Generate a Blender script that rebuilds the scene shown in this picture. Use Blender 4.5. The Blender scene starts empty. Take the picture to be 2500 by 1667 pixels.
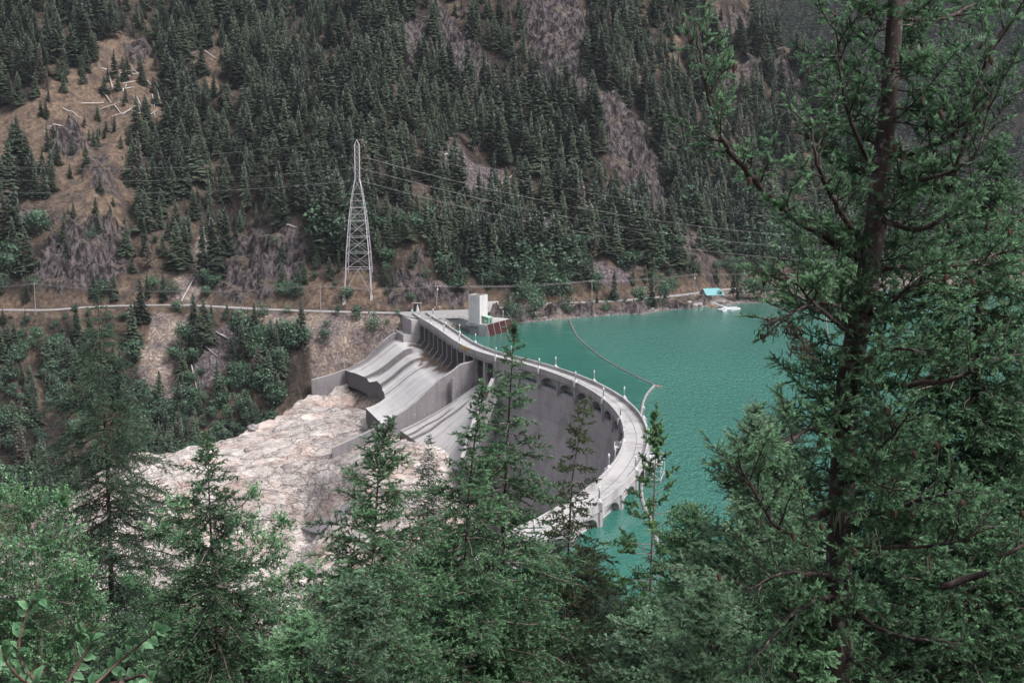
import bpy, math
import numpy as np
from mathutils import Vector
R_ = math.radians
scene = bpy.context.scene
COL = scene.collection
# ------------------------------------------------------------------ camera
CAMZ, TH, FPX = 82.5, 0.1481, 3230.0
cam = bpy.data.objects.new('camera', bpy.data.cameras.new('camera'))
COL.objects.link(cam); scene.camera = cam
cam.location = (0, 0, CAMZ); cam.rotation_euler = (math.pi/2 - TH, 0, 0)
cam.data.sensor_width = 36; cam.data.lens = FPX/2500*36
cam.data.clip_start = .1; cam.data.clip_end = 12000
# ------------------------------------------------------------------ sky, sun, exposure
SUN_EL, SUN_AZ = R_(52), R_(128)     # azimuth clockwise from +Y: light from the right, a little behind the viewer
world = bpy.data.worlds.new('World'); scene.world = world; world.use_nodes = True
wn = world.node_tree; bg = wn.nodes['Background']
sky = wn.nodes.new('ShaderNodeTexSky'); sky.sky_type = 'NISHITA'; sky.sun_disc = False
sky.sun_elevation = SUN_EL; sky.sun_rotation = SUN_AZ; sky.air_density = 1.0; sky.dust_density = 6.0; sky.ozone_density = 0.6
hs = wn.nodes.new('ShaderNodeHueSaturation'); hs.inputs['Saturation'].default_value = .35
wn.links.new(sky.outputs[0], hs.inputs['Color']); wn.links.new(hs.outputs[0], bg.inputs[0])
bg.inputs[1].default_value = .145
sun = bpy.data.objects.new('sun', bpy.data.lights.new('sun', 'SUN')); COL.objects.link(sun)
sun.data.energy = 2.2; sun.data.angle = R_(11); sun.data.color = (1, .965, .93)
sd = Vector((math.sin(SUN_AZ)*math.cos(SUN_EL), math.cos(SUN_AZ)*math.cos(SUN_EL), math.sin(SUN_EL)))
sun.rotation_euler = sd.to_track_quat('Z', 'Y').to_euler(); sun.location = (0, 0, 400)
scene.view_settings.view_transform = 'Standard'; scene.view_settings.look = 'None'
scene.view_settings.exposure = 0.58; scene.view_settings.gamma = 1
scene.cycles.max_bounces = 6; scene.cycles.transparent_max_bounces = 4; scene.cycles.volume_bounces = 0
scene.cycles.diffuse_bounces = 3; scene.cycles.glossy_bounces = 2; scene.cycles.transmission_bounces = 2

# ------------------------------------------------------------------ geometry helpers
CT, ST = math.cos(TH), math.sin(TH)
def ray(px, py):
    x = (px-1250)/FPX; y = -(py-833.5)/FPX
    return np.array([x, CT+y*ST, -ST+y*CT])
def unp(px, py, z=0.0):                # point of the place seen at a photo pixel, on height z
    d = ray(px, py); t = (z-CAMZ)/d[2]; return np.array([d[0]*t, d[1]*t, z])
def atY(px, py, Y):
    d = ray(px, py); t = Y/d[1]; return np.array([d[0]*t, Y, CAMZ+d[2]*t])
def proj(P):
    P = np.asarray(P, float); x = P[..., 0]; y = P[..., 1]; z = P[..., 2]-CAMZ
    zc = y*CT - z*ST; v = y*ST + z*CT
    zc = np.where(zc < .1, .1, zc)
    return 1250+FPX*x/zc, 833.5-FPX*v/zc, zc
_rs = np.random.RandomState(7); _LAT = _rs.rand(256, 256)
def vnoise(x, y, seed=0):
    x = np.asarray(x, float)+seed*17.3; y = np.asarray(y, float)+seed*9.7
    xi = np.floor(x).astype(int); yi = np.floor(y).astype(int); xf = x-xi; yf = y-yi
    u = xf*xf*(3-2*xf); v = yf*yf*(3-2*yf)
    a = _LAT[xi & 255, yi & 255]; b = _LAT[(xi+1) & 255, yi & 255]; c = _LAT[xi & 255, (yi+1) & 255]; d = _LAT[(xi+1) & 255, (yi+1) & 255]
    return (a*(1-u)+b*u)*(1-v)+(c*(1-u)+d*u)*v
def fbm(x, y, o=4, seed=0):
    s = 0; a = .5
    for i in range(o): s = s+a*(vnoise(x, y, seed+i)-.5)*2; x = x*2.03+.7; y = y*2.03+.3; a *= .5
    return s
def inpoly(x, y, poly):
    x = np.asarray(x, float); y = np.asarray(y, float); r = np.zeros(x.shape, bool); n = len(poly)
    for i in range(n):
        x1, y1 = poly[i][:2]; x2, y2 = poly[(i+1) % n][:2]
        if y1 == y2: continue
        c = ((y1 > y) != (y2 > y)) & (x < (x2-x1)*(y-y1)/(y2-y1)+x1); r ^= c
    return r

# ------------------------------------------------------------------ mesh helpers
def mesh_np(name, V, F, mat=None, attrs=None, smooth=False):
    V = np.asarray(V, np.float32); F = np.asarray(F, np.int32); k = F.shape[1]
    me = bpy.data.meshes.new(name); me.vertices.add(len(V)); me.vertices.foreach_set('co', V.ravel())
    me.loops.add(F.size); me.loops.foreach_set('vertex_index', F.ravel())
    me.polygons.add(len(F)); me.polygons.foreach_set('loop_start', np.arange(0, F.size, k, dtype=np.int32))
    me.polygons.foreach_set('use_smooth', np.full(len(F), smooth))
    for an, av in (attrs or {}).items():
        a = me.attributes.new(an, 'FLOAT', 'POINT'); a.data.foreach_set('value', np.asarray(av, np.float32))
    me.update(calc_edges=True)
    if mat: me.materials.append(mat)
    return me
def link(name, me, parent=None, label=None, cat=None, group=None, kind=None):
    o = bpy.data.objects.new(name, me); COL.objects.link(o)
    if parent: o.parent = parent
    if label: o['label'] = label
    if cat: o['category'] = cat
    if group: o['group'] = group
    if kind: o['kind'] = kind
    return o
def thing(name, label, cat, loc=(0, 0, 0), rz=0, group=None):
    o = link(name, None, None, label, cat, group); o.location = loc; o.rotation_euler = (0, 0, rz); o.empty_display_size = .5
    return o
class MB:
    def __init__(s): s.v = []; s.f = []
    def poly(s, pts):
        n = len(s.v); s.v += [tuple(map(float, p)) for p in pts]; s.f.append(tuple(range(n, n+len(pts)))); return s
    def box(s, c, size, rz=0, taper=1.0):
        n = len(s.v); cx, cy, cz = c; a, b, h = size[0]/2, size[1]/2, size[2]; co, si = math.cos(rz), math.sin(rz)
        for z, t in ((0, 1.0), (h, taper)):
            for sx, sy in ((-1, -1), (1, -1), (1, 1), (-1, 1)):
                x, y = sx*a*t, sy*b*t; s.v.append((cx+x*co-y*si, cy+x*si+y*co, cz+z))
        for q in ((3, 2, 1, 0), (4, 5, 6, 7), (0, 1, 5, 4), (1, 2, 6, 5), (2, 3, 7, 6), (3, 0, 4, 7)): s.f.append(tuple(n+i for i in q))
        return s
    def prism(s, foot, z0, z1, top=None):
        n = len(s.v); k = len(foot); top = top or foot
        s.v += [(p[0], p[1], z0) for p in foot]+[(p[0], p[1], z1) for p in top]
        s.f.append(tuple(range(n+k-1, n-1, -1))); s.f.append(tuple(range(n+k, n+2*k)))
        for i in range(k): j = (i+1) % k; s.f.append((n+i, n+j, n+k+j, n+k+i))
        return s
    def bar(s, a, b, r, n=4, r2=None):
        a = Vector(a); b = Vector(b); d = (b-a)
        if d.length < 1e-6: return s
        d.normalize(); u = d.orthogonal().normalized() if abs(d.z) > .99 else d.cross(Vector((0, 0, 1))).normalized(); w = d.cross(u); k = len(s.v); r2 = r if r2 is None else r2
        for p, rr in ((a, r), (b, r2)):
            for i in range(n):
                t = 2*math.pi*(i+.5)/n; s.v.append(tuple(p+u*math.cos(t)*rr+w*math.sin(t)*rr))
        for i in range(n): j = (i+1) % n; s.f.append((k+i, k+j, k+n+j, k+n+i))
        s.f.append(tuple(range(k+n-1, k-1, -1))); s.f.append(tuple(range(k+n, k+2*n)))
        return s
    def tube(s, pts, rads, n=5):
        pts = [Vector(p) for p in pts]; k0 = len(s.v)
        for i, p in enumerate(pts):
            d = (pts[min(i+1, len(pts)-1)]-pts[max(i-1, 0)]).normalized()
            u = d.cross(Vector((.3, .9, .1))).normalized(); w = d.cross(u)
            r = rads[i] if hasattr(rads, '__len__') else rads
            for j in range(n): t = 2*math.pi*j/n; s.v.append(tuple(p+u*math.cos(t)*r+w*math.sin(t)*r))
        for i in range(len(pts)-1):
            for j in range(n): a = k0+i*n+j; b = k0+i*n+(j+1) % n; s.f.append((a, b, b+n, a+n))
        s.f.append(tuple(range(k0+n-1, k0-1, -1))); s.f.append(tuple(range(len(s.v)-n, len(s.v))))
        return s
    def lathe(s, c, prof, n=10):
        k0 = len(s.v); m = len(prof)
        for r, z in prof:
            for j in range(n): t = 2*math.pi*j/n; s.v.append((c[0]+r*math.cos(t), c[1]+r*math.sin(t), c[2]+z))
        for i in range(m-1):
            for j in range(n): a = k0+i*n+j; b = k0+i*n+(j+1) % n; s.f.append((a, b, b+n, a+n))
        s.f.append(tuple(range(k0+n-1, k0-1, -1))); s.f.append(tuple(range(len(s.v)-n, len(s.v))))
        return s
    def mesh(s, name, mat, smooth=False, bevel=0):
        me = bpy.data.meshes.new(name); me.from_pydata(s.v, [], s.f); me.materials.append(mat)
        if smooth: me.polygons.foreach_set('use_smooth', [True]*len(me.polygons))
        me.update(); return me
    def build(s, name, mat, parent=None, smooth=False, **k):
        return link(name, s.mesh(name, mat, smooth), parent, **k)

# ------------------------------------------------------------------ materials
def mat_new(name):
    m = bpy.data.materials.new(name); m.use_nodes = True; nt = m.node_tree; return m, nt, nt.nodes['Principled BSDF']
class NT:
    def __init__(s, nt): s.nt = nt; s.co = None
    def n(s, t, **k):
        x = s.nt.nodes.new(t)
        for a, b in k.items(): setattr(x, a, b)
        return x
    def obj(s, scale=(1, 1, 1), loc=(0, 0, 0)):
        c = s.n('ShaderNodeNewGeometry'); m = s.n('ShaderNodeMapping'); m.inputs['Scale'].default_value = scale; m.inputs['Location'].default_value = loc
        s.nt.links.new(c.outputs['Position'], m.inputs['Vector']); return m.outputs[0]
    def noise(s, scale, detail=4, rough=.55, vec=None, dist=0, col=False):
        t = s.n('ShaderNodeTexNoise'); t.inputs['Scale'].default_value = scale; t.inputs['Detail'].default_value = detail
        t.inputs['Roughness'].default_value = rough; t.inputs['Distortion'].default_value = dist
        s.nt.links.new(vec if vec is not None else s.obj(), t.inputs['Vector']); return t.outputs['Color' if col else 'Fac']
    def voro(s, scale, vec=None, feat='F1', out='Distance'):
        t = s.n('ShaderNodeTexVoronoi', feature=feat); t.inputs['Scale'].default_value = scale
        s.nt.links.new(vec if vec is not None else s.obj(), t.inputs['Vector']); return t.outputs[out]
    def ramp(s, f, stops, interp='LINEAR'):
        r = s.n('ShaderNodeValToRGB'); r.color_ramp.interpolation = interp; e = r.color_ramp.elements
        while len(e) < len(stops): e.new(.5)
        for i, (p, c) in enumerate(stops): e[i].position = p; e[i].color = (*c, 1) if len(c) == 3 else c
        s.nt.links.new(f, r.inputs[0]); return r.outputs[0]
    def gray(s, f, a, b, lo=0., hi=1.):
        m = s.n('ShaderNodeMapRange'); m.inputs[1].default_value = a; m.inputs[2].default_value = b; m.inputs[3].default_value = lo; m.inputs[4].default_value = hi
        s.nt.links.new(f, m.inputs[0]); return m.outputs[0]
    def mix(s, f, a, b, mode='MIX'):
        m = s.n('ShaderNodeMix', data_type='RGBA', blend_type=mode)
        for i, v in ((0, f), (6, a), (7, b)):
            if isinstance(v, (int, float)): m.inputs[i].default_value = v
            elif isinstance(v, tuple): m.inputs[i].default_value = (*v, 1)
            else: s.nt.links.new(v, m.inputs[i])
        return m.outputs[2]
    def math(s, op, a, b=None):
        m = s.n('ShaderNodeMath', operation=op)
        for i, v in ((0, a), (1, b)):
            if v is None: continue
            if isinstance(v, (int, float)): m.inputs[i].default_value = v
            else: s.nt.links.new(v, m.inputs[i])
        return m.outputs[0]
    def attr(s, name, out='Fac'):
        a = s.n('ShaderNodeAttribute', attribute_name=name); return a.outputs[out]
    def bump(s, f, strength=.5, dist=.1, prev=None):
        b = s.n('ShaderNodeBump'); b.inputs['Strength'].default_value = strength; b.inputs['Distance'].default_value = dist
        s.nt.links.new(f, b.inputs['Height'])
        if prev is not None: s.nt.links.new(prev, b.inputs['Normal'])
        return b.outputs[0]
    def l(s, a, b): s.nt.links.new(a, b)
def simple(name, c, rough=.6, metal=0, var=.12, sc=2.0):
    m, nt, p = mat_new(name); N = NT(nt)
    f = N.noise(sc, 5, .6); c2 = tuple(x*(1-var*2) for x in c); c3 = tuple(min(1, x*(1+var)) for x in c)
    N.l(N.ramp(f, [(.3, c2), (.7, c3)]), p.inputs['Base Color']); p.inputs['Roughness'].default_value = rough; p.inputs['Metallic'].default_value = metal
    return m
def concrete(name, c, joint=0, streak=.5, stain_shade=.5, rough=.85, jdir='Z', white=0., cell=(8., 3.)):
    m, nt, p = mat_new(name); N = NT(nt)
    big = N.noise(.12, 5, .6); fine = N.noise(3., 5, .7)
    dark = tuple(x*.62 for x in c); lite = tuple(min(1, x*1.12) for x in c)
    col = N.ramp(big, [(.3, dark), (.5, c), (.7, lite)])
    st = N.noise(1.0, 4, .6, N.obj((1.1, 1.1, .05)))
    col = N.mix(N.gray(st, .5, .75, 0, streak), col, tuple(x*.42 for x in c))
    col = N.mix(N.gray(fine, .45, .7, 0, .35), col, tuple(x*.75 for x in c))
    if white:
        w = N.noise(.7, 5, .7, N.obj((1.3, 1.3, .12), (5, 9, 3)))
        col = N.mix(N.gray(w, .62, .75, 0, white), col, (.62, .58, .56))
    if joint:   # horizontal lift lines read from the height
        g = N.n('ShaderNodeNewGeometry'); sp = N.n('ShaderNodeSeparateXYZ'); N.l(g.outputs['Position'], sp.inputs[0])
        wob = N.math('MULTIPLY', N.noise(.6, 3), .25)
        zz = N.math('ADD', sp.outputs['Z'], wob); fr = N.math('FRACT', N.math('DIVIDE', N.math('ADD', zz, 200.), joint))
        ln = N.gray(fr, 0., .05, 1, 0)
        drip = N.noise(1.6, 4, .7, N.obj((1.5, 1.5, .1), (2, 1, 7)))
        wl = N.math('MULTIPLY', N.gray(fr, .55, 1.0, 0, 1), N.gray(drip, .58, .68, 0, .8))
        col = N.mix(wl, col, (.55, .51, .5)); col = N.mix(N.math('MULTIPLY', ln, .55), col, tuple(x*.35 for x in c))
    N.l(col, p.inputs['Base Color']); p.inputs['Roughness'].default_value = rough
    N.l(N.bump(N.noise(1.2, 8, .65), .5, .12), p.inputs['Normal'])
    return m
M = {}
M['concrete'] = concrete('dam_concrete', (.31, .29, .305), streak=.45)
M['conc_face'] = concrete('dam_face_concrete', (.37, .345, .36), joint=4.6, streak=.6, white=.35)
M['conc_light'] = concrete('crest_concrete', (.36, .352, .358), streak=.3)
M['conc_para'] = concrete('parapet_concrete', (.37, .355, .365), streak=.35)
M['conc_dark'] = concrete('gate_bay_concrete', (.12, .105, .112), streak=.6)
M['conc_tower'] = concrete('tower_concrete', (.48, .455, .47), streak=.3)
M['conc_wall'] = concrete('training_wall_concrete', (.19, .178, .192), joint=2.4, streak=.6, white=.25)
M['asphalt'] = simple('road_gravel', (.255, .245, .25), .9, var=.1, sc=.5)
M['steel'] = simple('galvanised_steel', (.42, .40, .44), .5, .3)
M['wire'] = simple('wire_metal', (.20, .19, .20), .5, .3)
M['white'] = simple('white_paint', (.50, .51, .54), .45, var=.05)
M['globe'] = simple('frosted_globe', (.62, .63, .65), .3, var=.03)
M['wood'] = simple('weathered_pole_wood', (.30, .25, .23), .9, var=.2, sc=5)
M['log'] = simple('bleached_log', (.46, .42, .41), .9, var=.2, sc=3)
M['rust'] = simple('red_oxide_rack', (.085, .020, .021), .7, var=.25, sc=1.2)
M['green'] = simple('green_sheet_metal', (.15, .26, .19), .5, var=.06)
M['greenlite'] = simple('pale_green_roof', (.28, .44, .35), .45, var=.05)
M['roofteal'] = simple('teal_metal_roof', (.15, .33, .35), .4, var=.1)
M['yellow'] = simple('yellow_paint', (.75, .48, .06), .5, var=.08)
M['blue'] = simple('blue_tarp', (.03, .12, .3), .4, var=.3)
M['darksteel'] = simple('dark_steel', (.06, .05, .055), .6)
M['gate'] = simple('spillway_gate_steel', (.07, .058, .064), .8, var=.3, sc=.8)
M['orange'] = simple('orange_rail', (.5, .2, .06), .6)
M['redmark'] = simple('red_marker', (.55, .06, .04), .5)
M['rail'] = simple('crane_rail', (.17, .16, .165), .6)
M['boom'] = simple('boom_log', (.22, .19, .19), .85, var=.25, sc=1.5)
M['boomw'] = simple('grey_boom_float', (.27, .25, .255), .7, var=.15, sc=1.5)
M['glass'] = simple('window_pane', (.5, .55, .55), .2, var=.05)

def terrain_mat():
    m, nt, p = mat_new('hillside'); N = NT(nt)
    nb = N.noise(.05, 6, .62); nm = N.noise(.4, 7, .72, dist=.15); nf = N.noise(2.2, 5, .7)
    soil = N.ramp(nm, [(.3, (.016, .013, .012)), (.5, (.034, .027, .024)), (.7, (.085, .065, .055))])
    grass = N.ramp(nm, [(.3, (.05, .034, .03)), (.42, (.15, .10, .078)), (.55, (.25, .185, .135)), (.66, (.32, .245, .18)), (.76, (.14, .12, .115))])
    rk = N.noise(.42, 9, .74, N.obj((1, 1, .28)))
    rock = N.ramp(rk, [(.38, (.006, .005, .006)), (.46, (.028, .022, .026)), (.52, (.092, .078, .086)), (.59, (.175, .152, .16)), (.67, (.25, .20, .16)), (.78, (.33, .27, .2))])
    vo = N.voro(1.1, out='Color')
    sp = N.n('ShaderNodeSeparateColor'); N.l(vo, sp.inputs[0])
    scree = N.mix(N.gray(N.noise(.09, 3), .4, .6), N.ramp(sp.outputs[0], [(0, (.09, .07, .075)), (.6, (.20, .165, .17)), (1, (.36, .31, .3))]),
                  N.ramp(sp.outputs[1], [(0, (.20, .15, .125)), (.6, (.36, .28, .23)), (1, (.56, .5, .45))]))
    purple = N.ramp(sp.outputs[2], [(0, (.07, .053, .062)), (.7, (.17, .14, .155)), (1, (.3, .26, .27))])
    grass = N.mix(N.gray(N.noise(.13, 6, .7, N.obj((1, 1, 1), (31, 7, 2))), .48, .6, 0, .75), grass, N.ramp(nf, [(.35, (.035, .028, .028)), (.6, (.10, .08, .078)), (.75, (.19, .16, .155))]))
    col = N.mix(N.attr('grass'), soil, grass); col = N.mix(N.attr('scree'), col, scree); col = N.mix(N.attr('purple'), col, purple)
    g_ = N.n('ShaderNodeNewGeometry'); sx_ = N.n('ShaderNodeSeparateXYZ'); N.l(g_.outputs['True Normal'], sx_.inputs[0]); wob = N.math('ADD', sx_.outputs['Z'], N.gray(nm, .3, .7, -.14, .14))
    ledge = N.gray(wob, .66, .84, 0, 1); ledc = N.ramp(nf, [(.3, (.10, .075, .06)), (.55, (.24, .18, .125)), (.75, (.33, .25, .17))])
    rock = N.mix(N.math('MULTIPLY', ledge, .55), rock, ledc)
    rf = N.math('MULTIPLY', N.attr('rock'), N.gray(nb, .3, .5, .75, 1.)); col = N.mix(rf, col, rock)
    col = N.mix(N.math('MULTIPLY', N.gray(nf, .55, .75), .35), col, (.05, .04, .04))
    N.l(col, p.inputs['Base Color']); p.inputs['Roughness'].default_value = .95; p.inputs['Specular IOR Level'].default_value = .2
    b = N.bump(N.noise(.45, 9, .8, N.obj((1, 1, .5)), dist=.25), 1.0, 3.5); N.l(N.bump(sp.outputs[0], .35, .5, b), p.inputs['Normal'])
    return m
M['hill'] = terrain_mat()
def palerock_mat():
    m, nt, p = mat_new('pale_bedrock'); N = NT(nt)
    v = N.obj((1, 1, 1.6)); n1 = N.noise(.11, 7, .68, v, dist=.8); n2 = N.noise(.8, 6, .72, v, dist=.6); n3 = N.noise(.055, 4, .6, N.obj((1, 1, 1), (40, 7, 3)), dist=1.5)
    col = N.ramp(n1, [(.28, (.24, .21, .215)), (.40, (.44, .39, .375)), (.55, (.60, .55, .525)), (.7, (.50, .475, .475))])
    col = N.mix(N.gray(n3, .50, .66, 0, .6), col, (.47, .30, .24)); col = N.mix(N.gray(N.noise(.13, 5, .65, N.obj((.6, 1.4, 1), (70, 3, 9)), dist=1.), .56, .66, 0, .7), col, (.24, .21, .22))
    cr = N.noise(.16, 10, .74, N.obj((.7, 1.3, 2.4), (3, 3, 3)), dist=2.6)
    d1 = N.math('ABSOLUTE', N.math('SUBTRACT', cr, .5)); crack = N.gray(d1, 0., .022, 1, 0)
    crack = N.math('MULTIPLY', crack, N.gray(N.noise(.08, 3), .42, .6))
    wv = N.n('ShaderNodeVectorMath', operation='ADD'); nz = N.n('ShaderNodeTexNoise'); nz.inputs['Scale'].default_value = .12; nz.inputs['Detail'].default_value = 6; nz.inputs['Roughness'].default_value = .65; N.l(N.obj((.8, 1.3, 1.6)), nz.inputs['Vector'])
    sc2 = N.n('ShaderNodeVectorMath', operation='SCALE'); sc2.inputs['Scale'].default_value = 13; N.l(nz.outputs['Color'], sc2.inputs[0]); N.l(N.obj((.75, 1.5, 2.2)), wv.inputs[0]); N.l(sc2.outputs[0], wv.inputs[1])
    e1 = N.gray(N.voro(.085, wv.outputs[0], 'DISTANCE_TO_EDGE'), 0, .035, 1, 0); e2 = N.gray(N.voro(.33, wv.outputs[0], 'DISTANCE_TO_EDGE'), 0, .05, 1, 0); bk = N.gray(N.noise(.07, 3, .6, N.obj((1, 1, 1), (9, 2, 1))), .45, .6)
    crack = N.math('MAXIMUM', crack, N.math('MAXIMUM', N.math('MULTIPLY', e1, .85), N.math('MULTIPLY', N.math('MULTIPLY', e2, .5), bk)))
    col = N.mix(N.gray(n2, .54, .78, 0, .3), col, (.38, .32, .30)); col = N.mix(N.math('MULTIPLY', crack, .92), col, (.045, .034, .032))
    dk = N.attr('dark'); col = N.mix(N.math('MULTIPLY', dk, N.gray(n2, .3, .55, 1, .35)), col, (.07, .06, .068))
    br = N.attr('brown'); col = N.mix(br, col, N.ramp(n2, [(.35, (.11, .07, .045)), (.6, (.30, .24, .2))]))
    N.l(col, p.inputs['Base Color']); p.inputs['Roughness'].default_value = .85; p.inputs['Specular IOR Level'].default_value = .3
    b = N.bump(crack, .6, -1.0); N.l(N.bump(N.noise(.3, 10, .7, v, dist=.5), .9, 1.5, b), p.inputs['Normal'])
    return m
M['palerock'] = palerock_mat()
def water_mat():
    m, nt, p = mat_new('glacial_lake_water'); N = NT(nt)
    big = N.noise(.012, 4, .55, N.obj((1, 1, 1)))
    wnd = N.attr('wind')
    col = N.mix(N.gray(big, .35, .65), (.024, .112, .091), (.033, .140, .115)); col = N.mix(N.math('MULTIPLY', wnd, .5), col, (.055, .195, .165))  # wind mask also lightens the base colour, a painted sky sheen
    N.l(col, p.inputs['Base Color']); N.l(N.gray(wnd, 0, 1, .08, .22), p.inputs['Roughness']); p.inputs['IOR'].default_value = 1.33
    v = N.obj((.8, 1.5, 1)); a = N.noise(.8, 3, .7, N.obj((1.15, .36, 1)), dist=.3); b = N.noise(.12, 3, .5, v)
    s = N.n('ShaderNodeBump'); s.inputs['Distance'].default_value = 1.6; N.l(a, s.inputs['Height'])
    N.l(N.gray(wnd, 0, 1, .10, 1.0), s.inputs['Strength'])
    N.l(N.bump(b, .25, .8, s.outputs[0]), p.inputs['Normal'])
    return m
M['water'] = water_mat()
def chute_mat():
    m, nt, p = mat_new('spillway_concrete'); N = NT(nt)
    t = N.attr('across'); s = N.attr('along')
    cv = N.n('ShaderNodeCombineXYZ'); N.l(s, cv.inputs[0]); N.l(t, cv.inputs[1])
    mp = N.n('ShaderNodeMapping'); mp.inputs['Scale'].default_value = (.035, .9, 1); N.l(cv.outputs[0], mp.inputs[0])
    st = N.noise(1.0, 6, .62, mp.outputs[0]); big = N.noise(.2, 5, .6)
    col = N.ramp(st, [(.3, (.19, .18, .19)), (.42, (.42, .41, .42)), (.6, (.50, .49, .50)), (.8, (.56, .55, .555))])
    col = N.mix(N.gray(big, .5, .75, 0, .5), col, (.25, .235, .24))
    col = N.mix(N.math('MINIMUM', N.attr('stain_shade'), .93), col, N.ramp(N.noise(.8, 4), [(.3, (.045, .038, .04)), (.7, (.11, .095, .1))]))
    col = N.mix(N.attr('wet'), col, N.ramp(N.noise(.5, 5), [(.35, (.055, .03, .016)), (.65, (.13, .08, .05))]))
    def grid(a, k, w):
        fr = N.math('FRACT', N.math('DIVIDE', N.math('ADD', a, 500.), k)); return N.gray(fr, 0., w, 1, 0)
    col = N.mix(N.math('MULTIPLY', N.math('MAXIMUM', grid(s, 4.5, .03), grid(t, 5.5, .025)), .4), col, (.16, .15, .15))
    N.l(col, p.inputs['Base Color']); N.l(N.gray(N.attr('wet'), 0, 1, .8, .35), p.inputs['Roughness'])
    N.l(N.bump(N.noise(1.5, 6, .6), .3, .08), p.inputs['Normal'])
    return m
M['chute'] = chute_mat()
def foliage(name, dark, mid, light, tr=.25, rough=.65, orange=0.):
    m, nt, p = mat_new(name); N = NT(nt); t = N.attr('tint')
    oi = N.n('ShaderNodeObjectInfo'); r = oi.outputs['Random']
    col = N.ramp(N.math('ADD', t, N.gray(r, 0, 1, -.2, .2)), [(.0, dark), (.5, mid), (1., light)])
    nt.nodes.remove(p); out = nt.nodes['Material Output']
    d = N.n('ShaderNodeBsdfDiffuse'); tl = N.n('ShaderNodeBsdfTranslucent'); gl = N.n('ShaderNodeBsdfGlossy'); gl.inputs['Roughness'].default_value = .45
    gl.inputs['Color'].default_value = (.55, .6, .6, 1)
    N.l(col, d.inputs[0]); N.l(col, tl.inputs[0]); mx = N.n('ShaderNodeMixShader'); mx.inputs[0].default_value = tr
    N.l(d.outputs[0], mx.inputs[1]); N.l(tl.outputs[0], mx.inputs[2]); m2 = N.n('ShaderNodeMixShader'); m2.inputs[0].default_value = .05
    N.l(mx.outputs[0], m2.inputs[1]); N.l(gl.outputs[0], m2.inputs[2]); N.l(m2.outputs[0], out.inputs[0])
    return m
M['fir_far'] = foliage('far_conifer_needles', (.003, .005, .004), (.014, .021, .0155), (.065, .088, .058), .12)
M['broad_far'] = foliage('far_broadleaf', (.018, .034, .024), (.05, .095, .06), (.11, .20, .12), .25)
M['dry_far'] = foliage('far_grey_brown_needles', (.03, .028, .024), (.06, .055, .045), (.1, .09, .07), .15)
M['trunk_far'] = simple('far_bark', (.10, .08, .078), .9, var=.25, sc=2)
M['snag'] = simple('bleached_dead_wood', (.36, .32, .32), .9, var=.2, sc=2)
# ================================================================== THE LIE OF THE LAND
DZ = 4.5                                     # dam crest and road level; the lake is at 0
RP = [unp(x, y, DZ) for x, y in ((-60, 764), (0, 757), (120, 757), (250, 748), (450, 745), (640, 755), (850, 762), (1000, 764), (1140, 758), (1240, 751),
      (1340, 742), (1500, 735), (1600, 727), (1660, 721), (1770, 707), (1870, 699), (1960, 692), (2100, 684), (2220, 680), (2350, 677), (2500, 673), (2700, 668))]
RPx = np.array([p[0] for p in RP]); RPy = np.array([p[1] for p in RP])
def Yr(X): return np.interp(X, RPx, RPy)
SP = [unp(x, y, 0) for x, y in ((1120, 800), (1200, 800), (1258, 790), (1299, 786), (1355, 781), (1419, 775), (1508, 768), (1585, 766), (1607, 759), (1673, 754), (1729, 749),
      (1811, 741), (1867, 739), (2000, 722), (2100, 712), (2219, 703), (2362, 698), (2500, 696), (2700, 690))]
SPx = np.array([p[0] for p in SP]); SPy = np.array([p[1] for p in SP])
def Ys(X): return np.interp(X, SPx, SPy)
# dam crest line (downstream edge), from the north abutment to the south bank
AC = np.array([-165.5, 364.]); AR = 196.3; DW = 6.6; A0 = .6212; DA = -.1499
ctrl = [(-50, 622), (-46.2, 607), (-42, 591), (-35.2, 567), (-28, 539), (-20.6, 511), (-13.5, 492.5)]
a_ = A0; arcpts = []
while a_ > -.72: arcpts.append((AC[0]+AR*math.cos(a_), AC[1]+AR*math.sin(a_))); a_ -= .02
cp = np.array(ctrl+arcpts)
def catmull(P, sp=1.0):
    P = np.vstack([2*P[0]-P[1], P, 2*P[-1]-P[-2]]); o = []
    for i in range(1, len(P)-2):
        n = max(2, int(np.linalg.norm(P[i+1]-P[i])/sp))
        for t in np.linspace(0, 1, n, endpoint=False):
            o.append(.5*((2*P[i])+(-P[i-1]+P[i+1])*t+(2*P[i-1]-5*P[i]+4*P[i+1]-P[i+2])*t*t+(-P[i-1]+3*P[i]-3*P[i+1]+P[i+2])*t**3))
    o.append(P[-2]); return np.array(o)
E = catmull(cp, 1.4)
Tn = np.gradient(E, axis=0); Tn /= np.linalg.norm(Tn, axis=1)[:, None]; Nn = np.stack([-Tn[:, 1], Tn[:, 0]], 1)   # Nn points upstream
Es = np.concatenate([[0], np.cumsum(np.linalg.norm(np.diff(E, axis=0), axis=1))])
def s_near(x, y): return float(Es[np.argmin((E[:, 0]-x)**2+(E[:, 1]-y)**2)])
def ep(s, off=0., z=0.):
    x = np.interp(s, Es, E[:, 0]); y = np.interp(s, Es, E[:, 1]); nx = np.interp(s, Es, Nn[:, 0]); ny = np.interp(s, Es, Nn[:, 1])
    l = math.hypot(nx, ny); return np.array([x+nx/l*off, y+ny/l*off, z])
def sang(k): a = A0+DA*(k-5); return s_near(AC[0]+AR*math.cos(a), AC[1]+AR*math.sin(a))
oY = np.argsort(E[:, 1]); EY = E[oY, 1]; EX = E[oY, 0]
def Xd(Y): return np.interp(Y, EY, EX)

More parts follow.
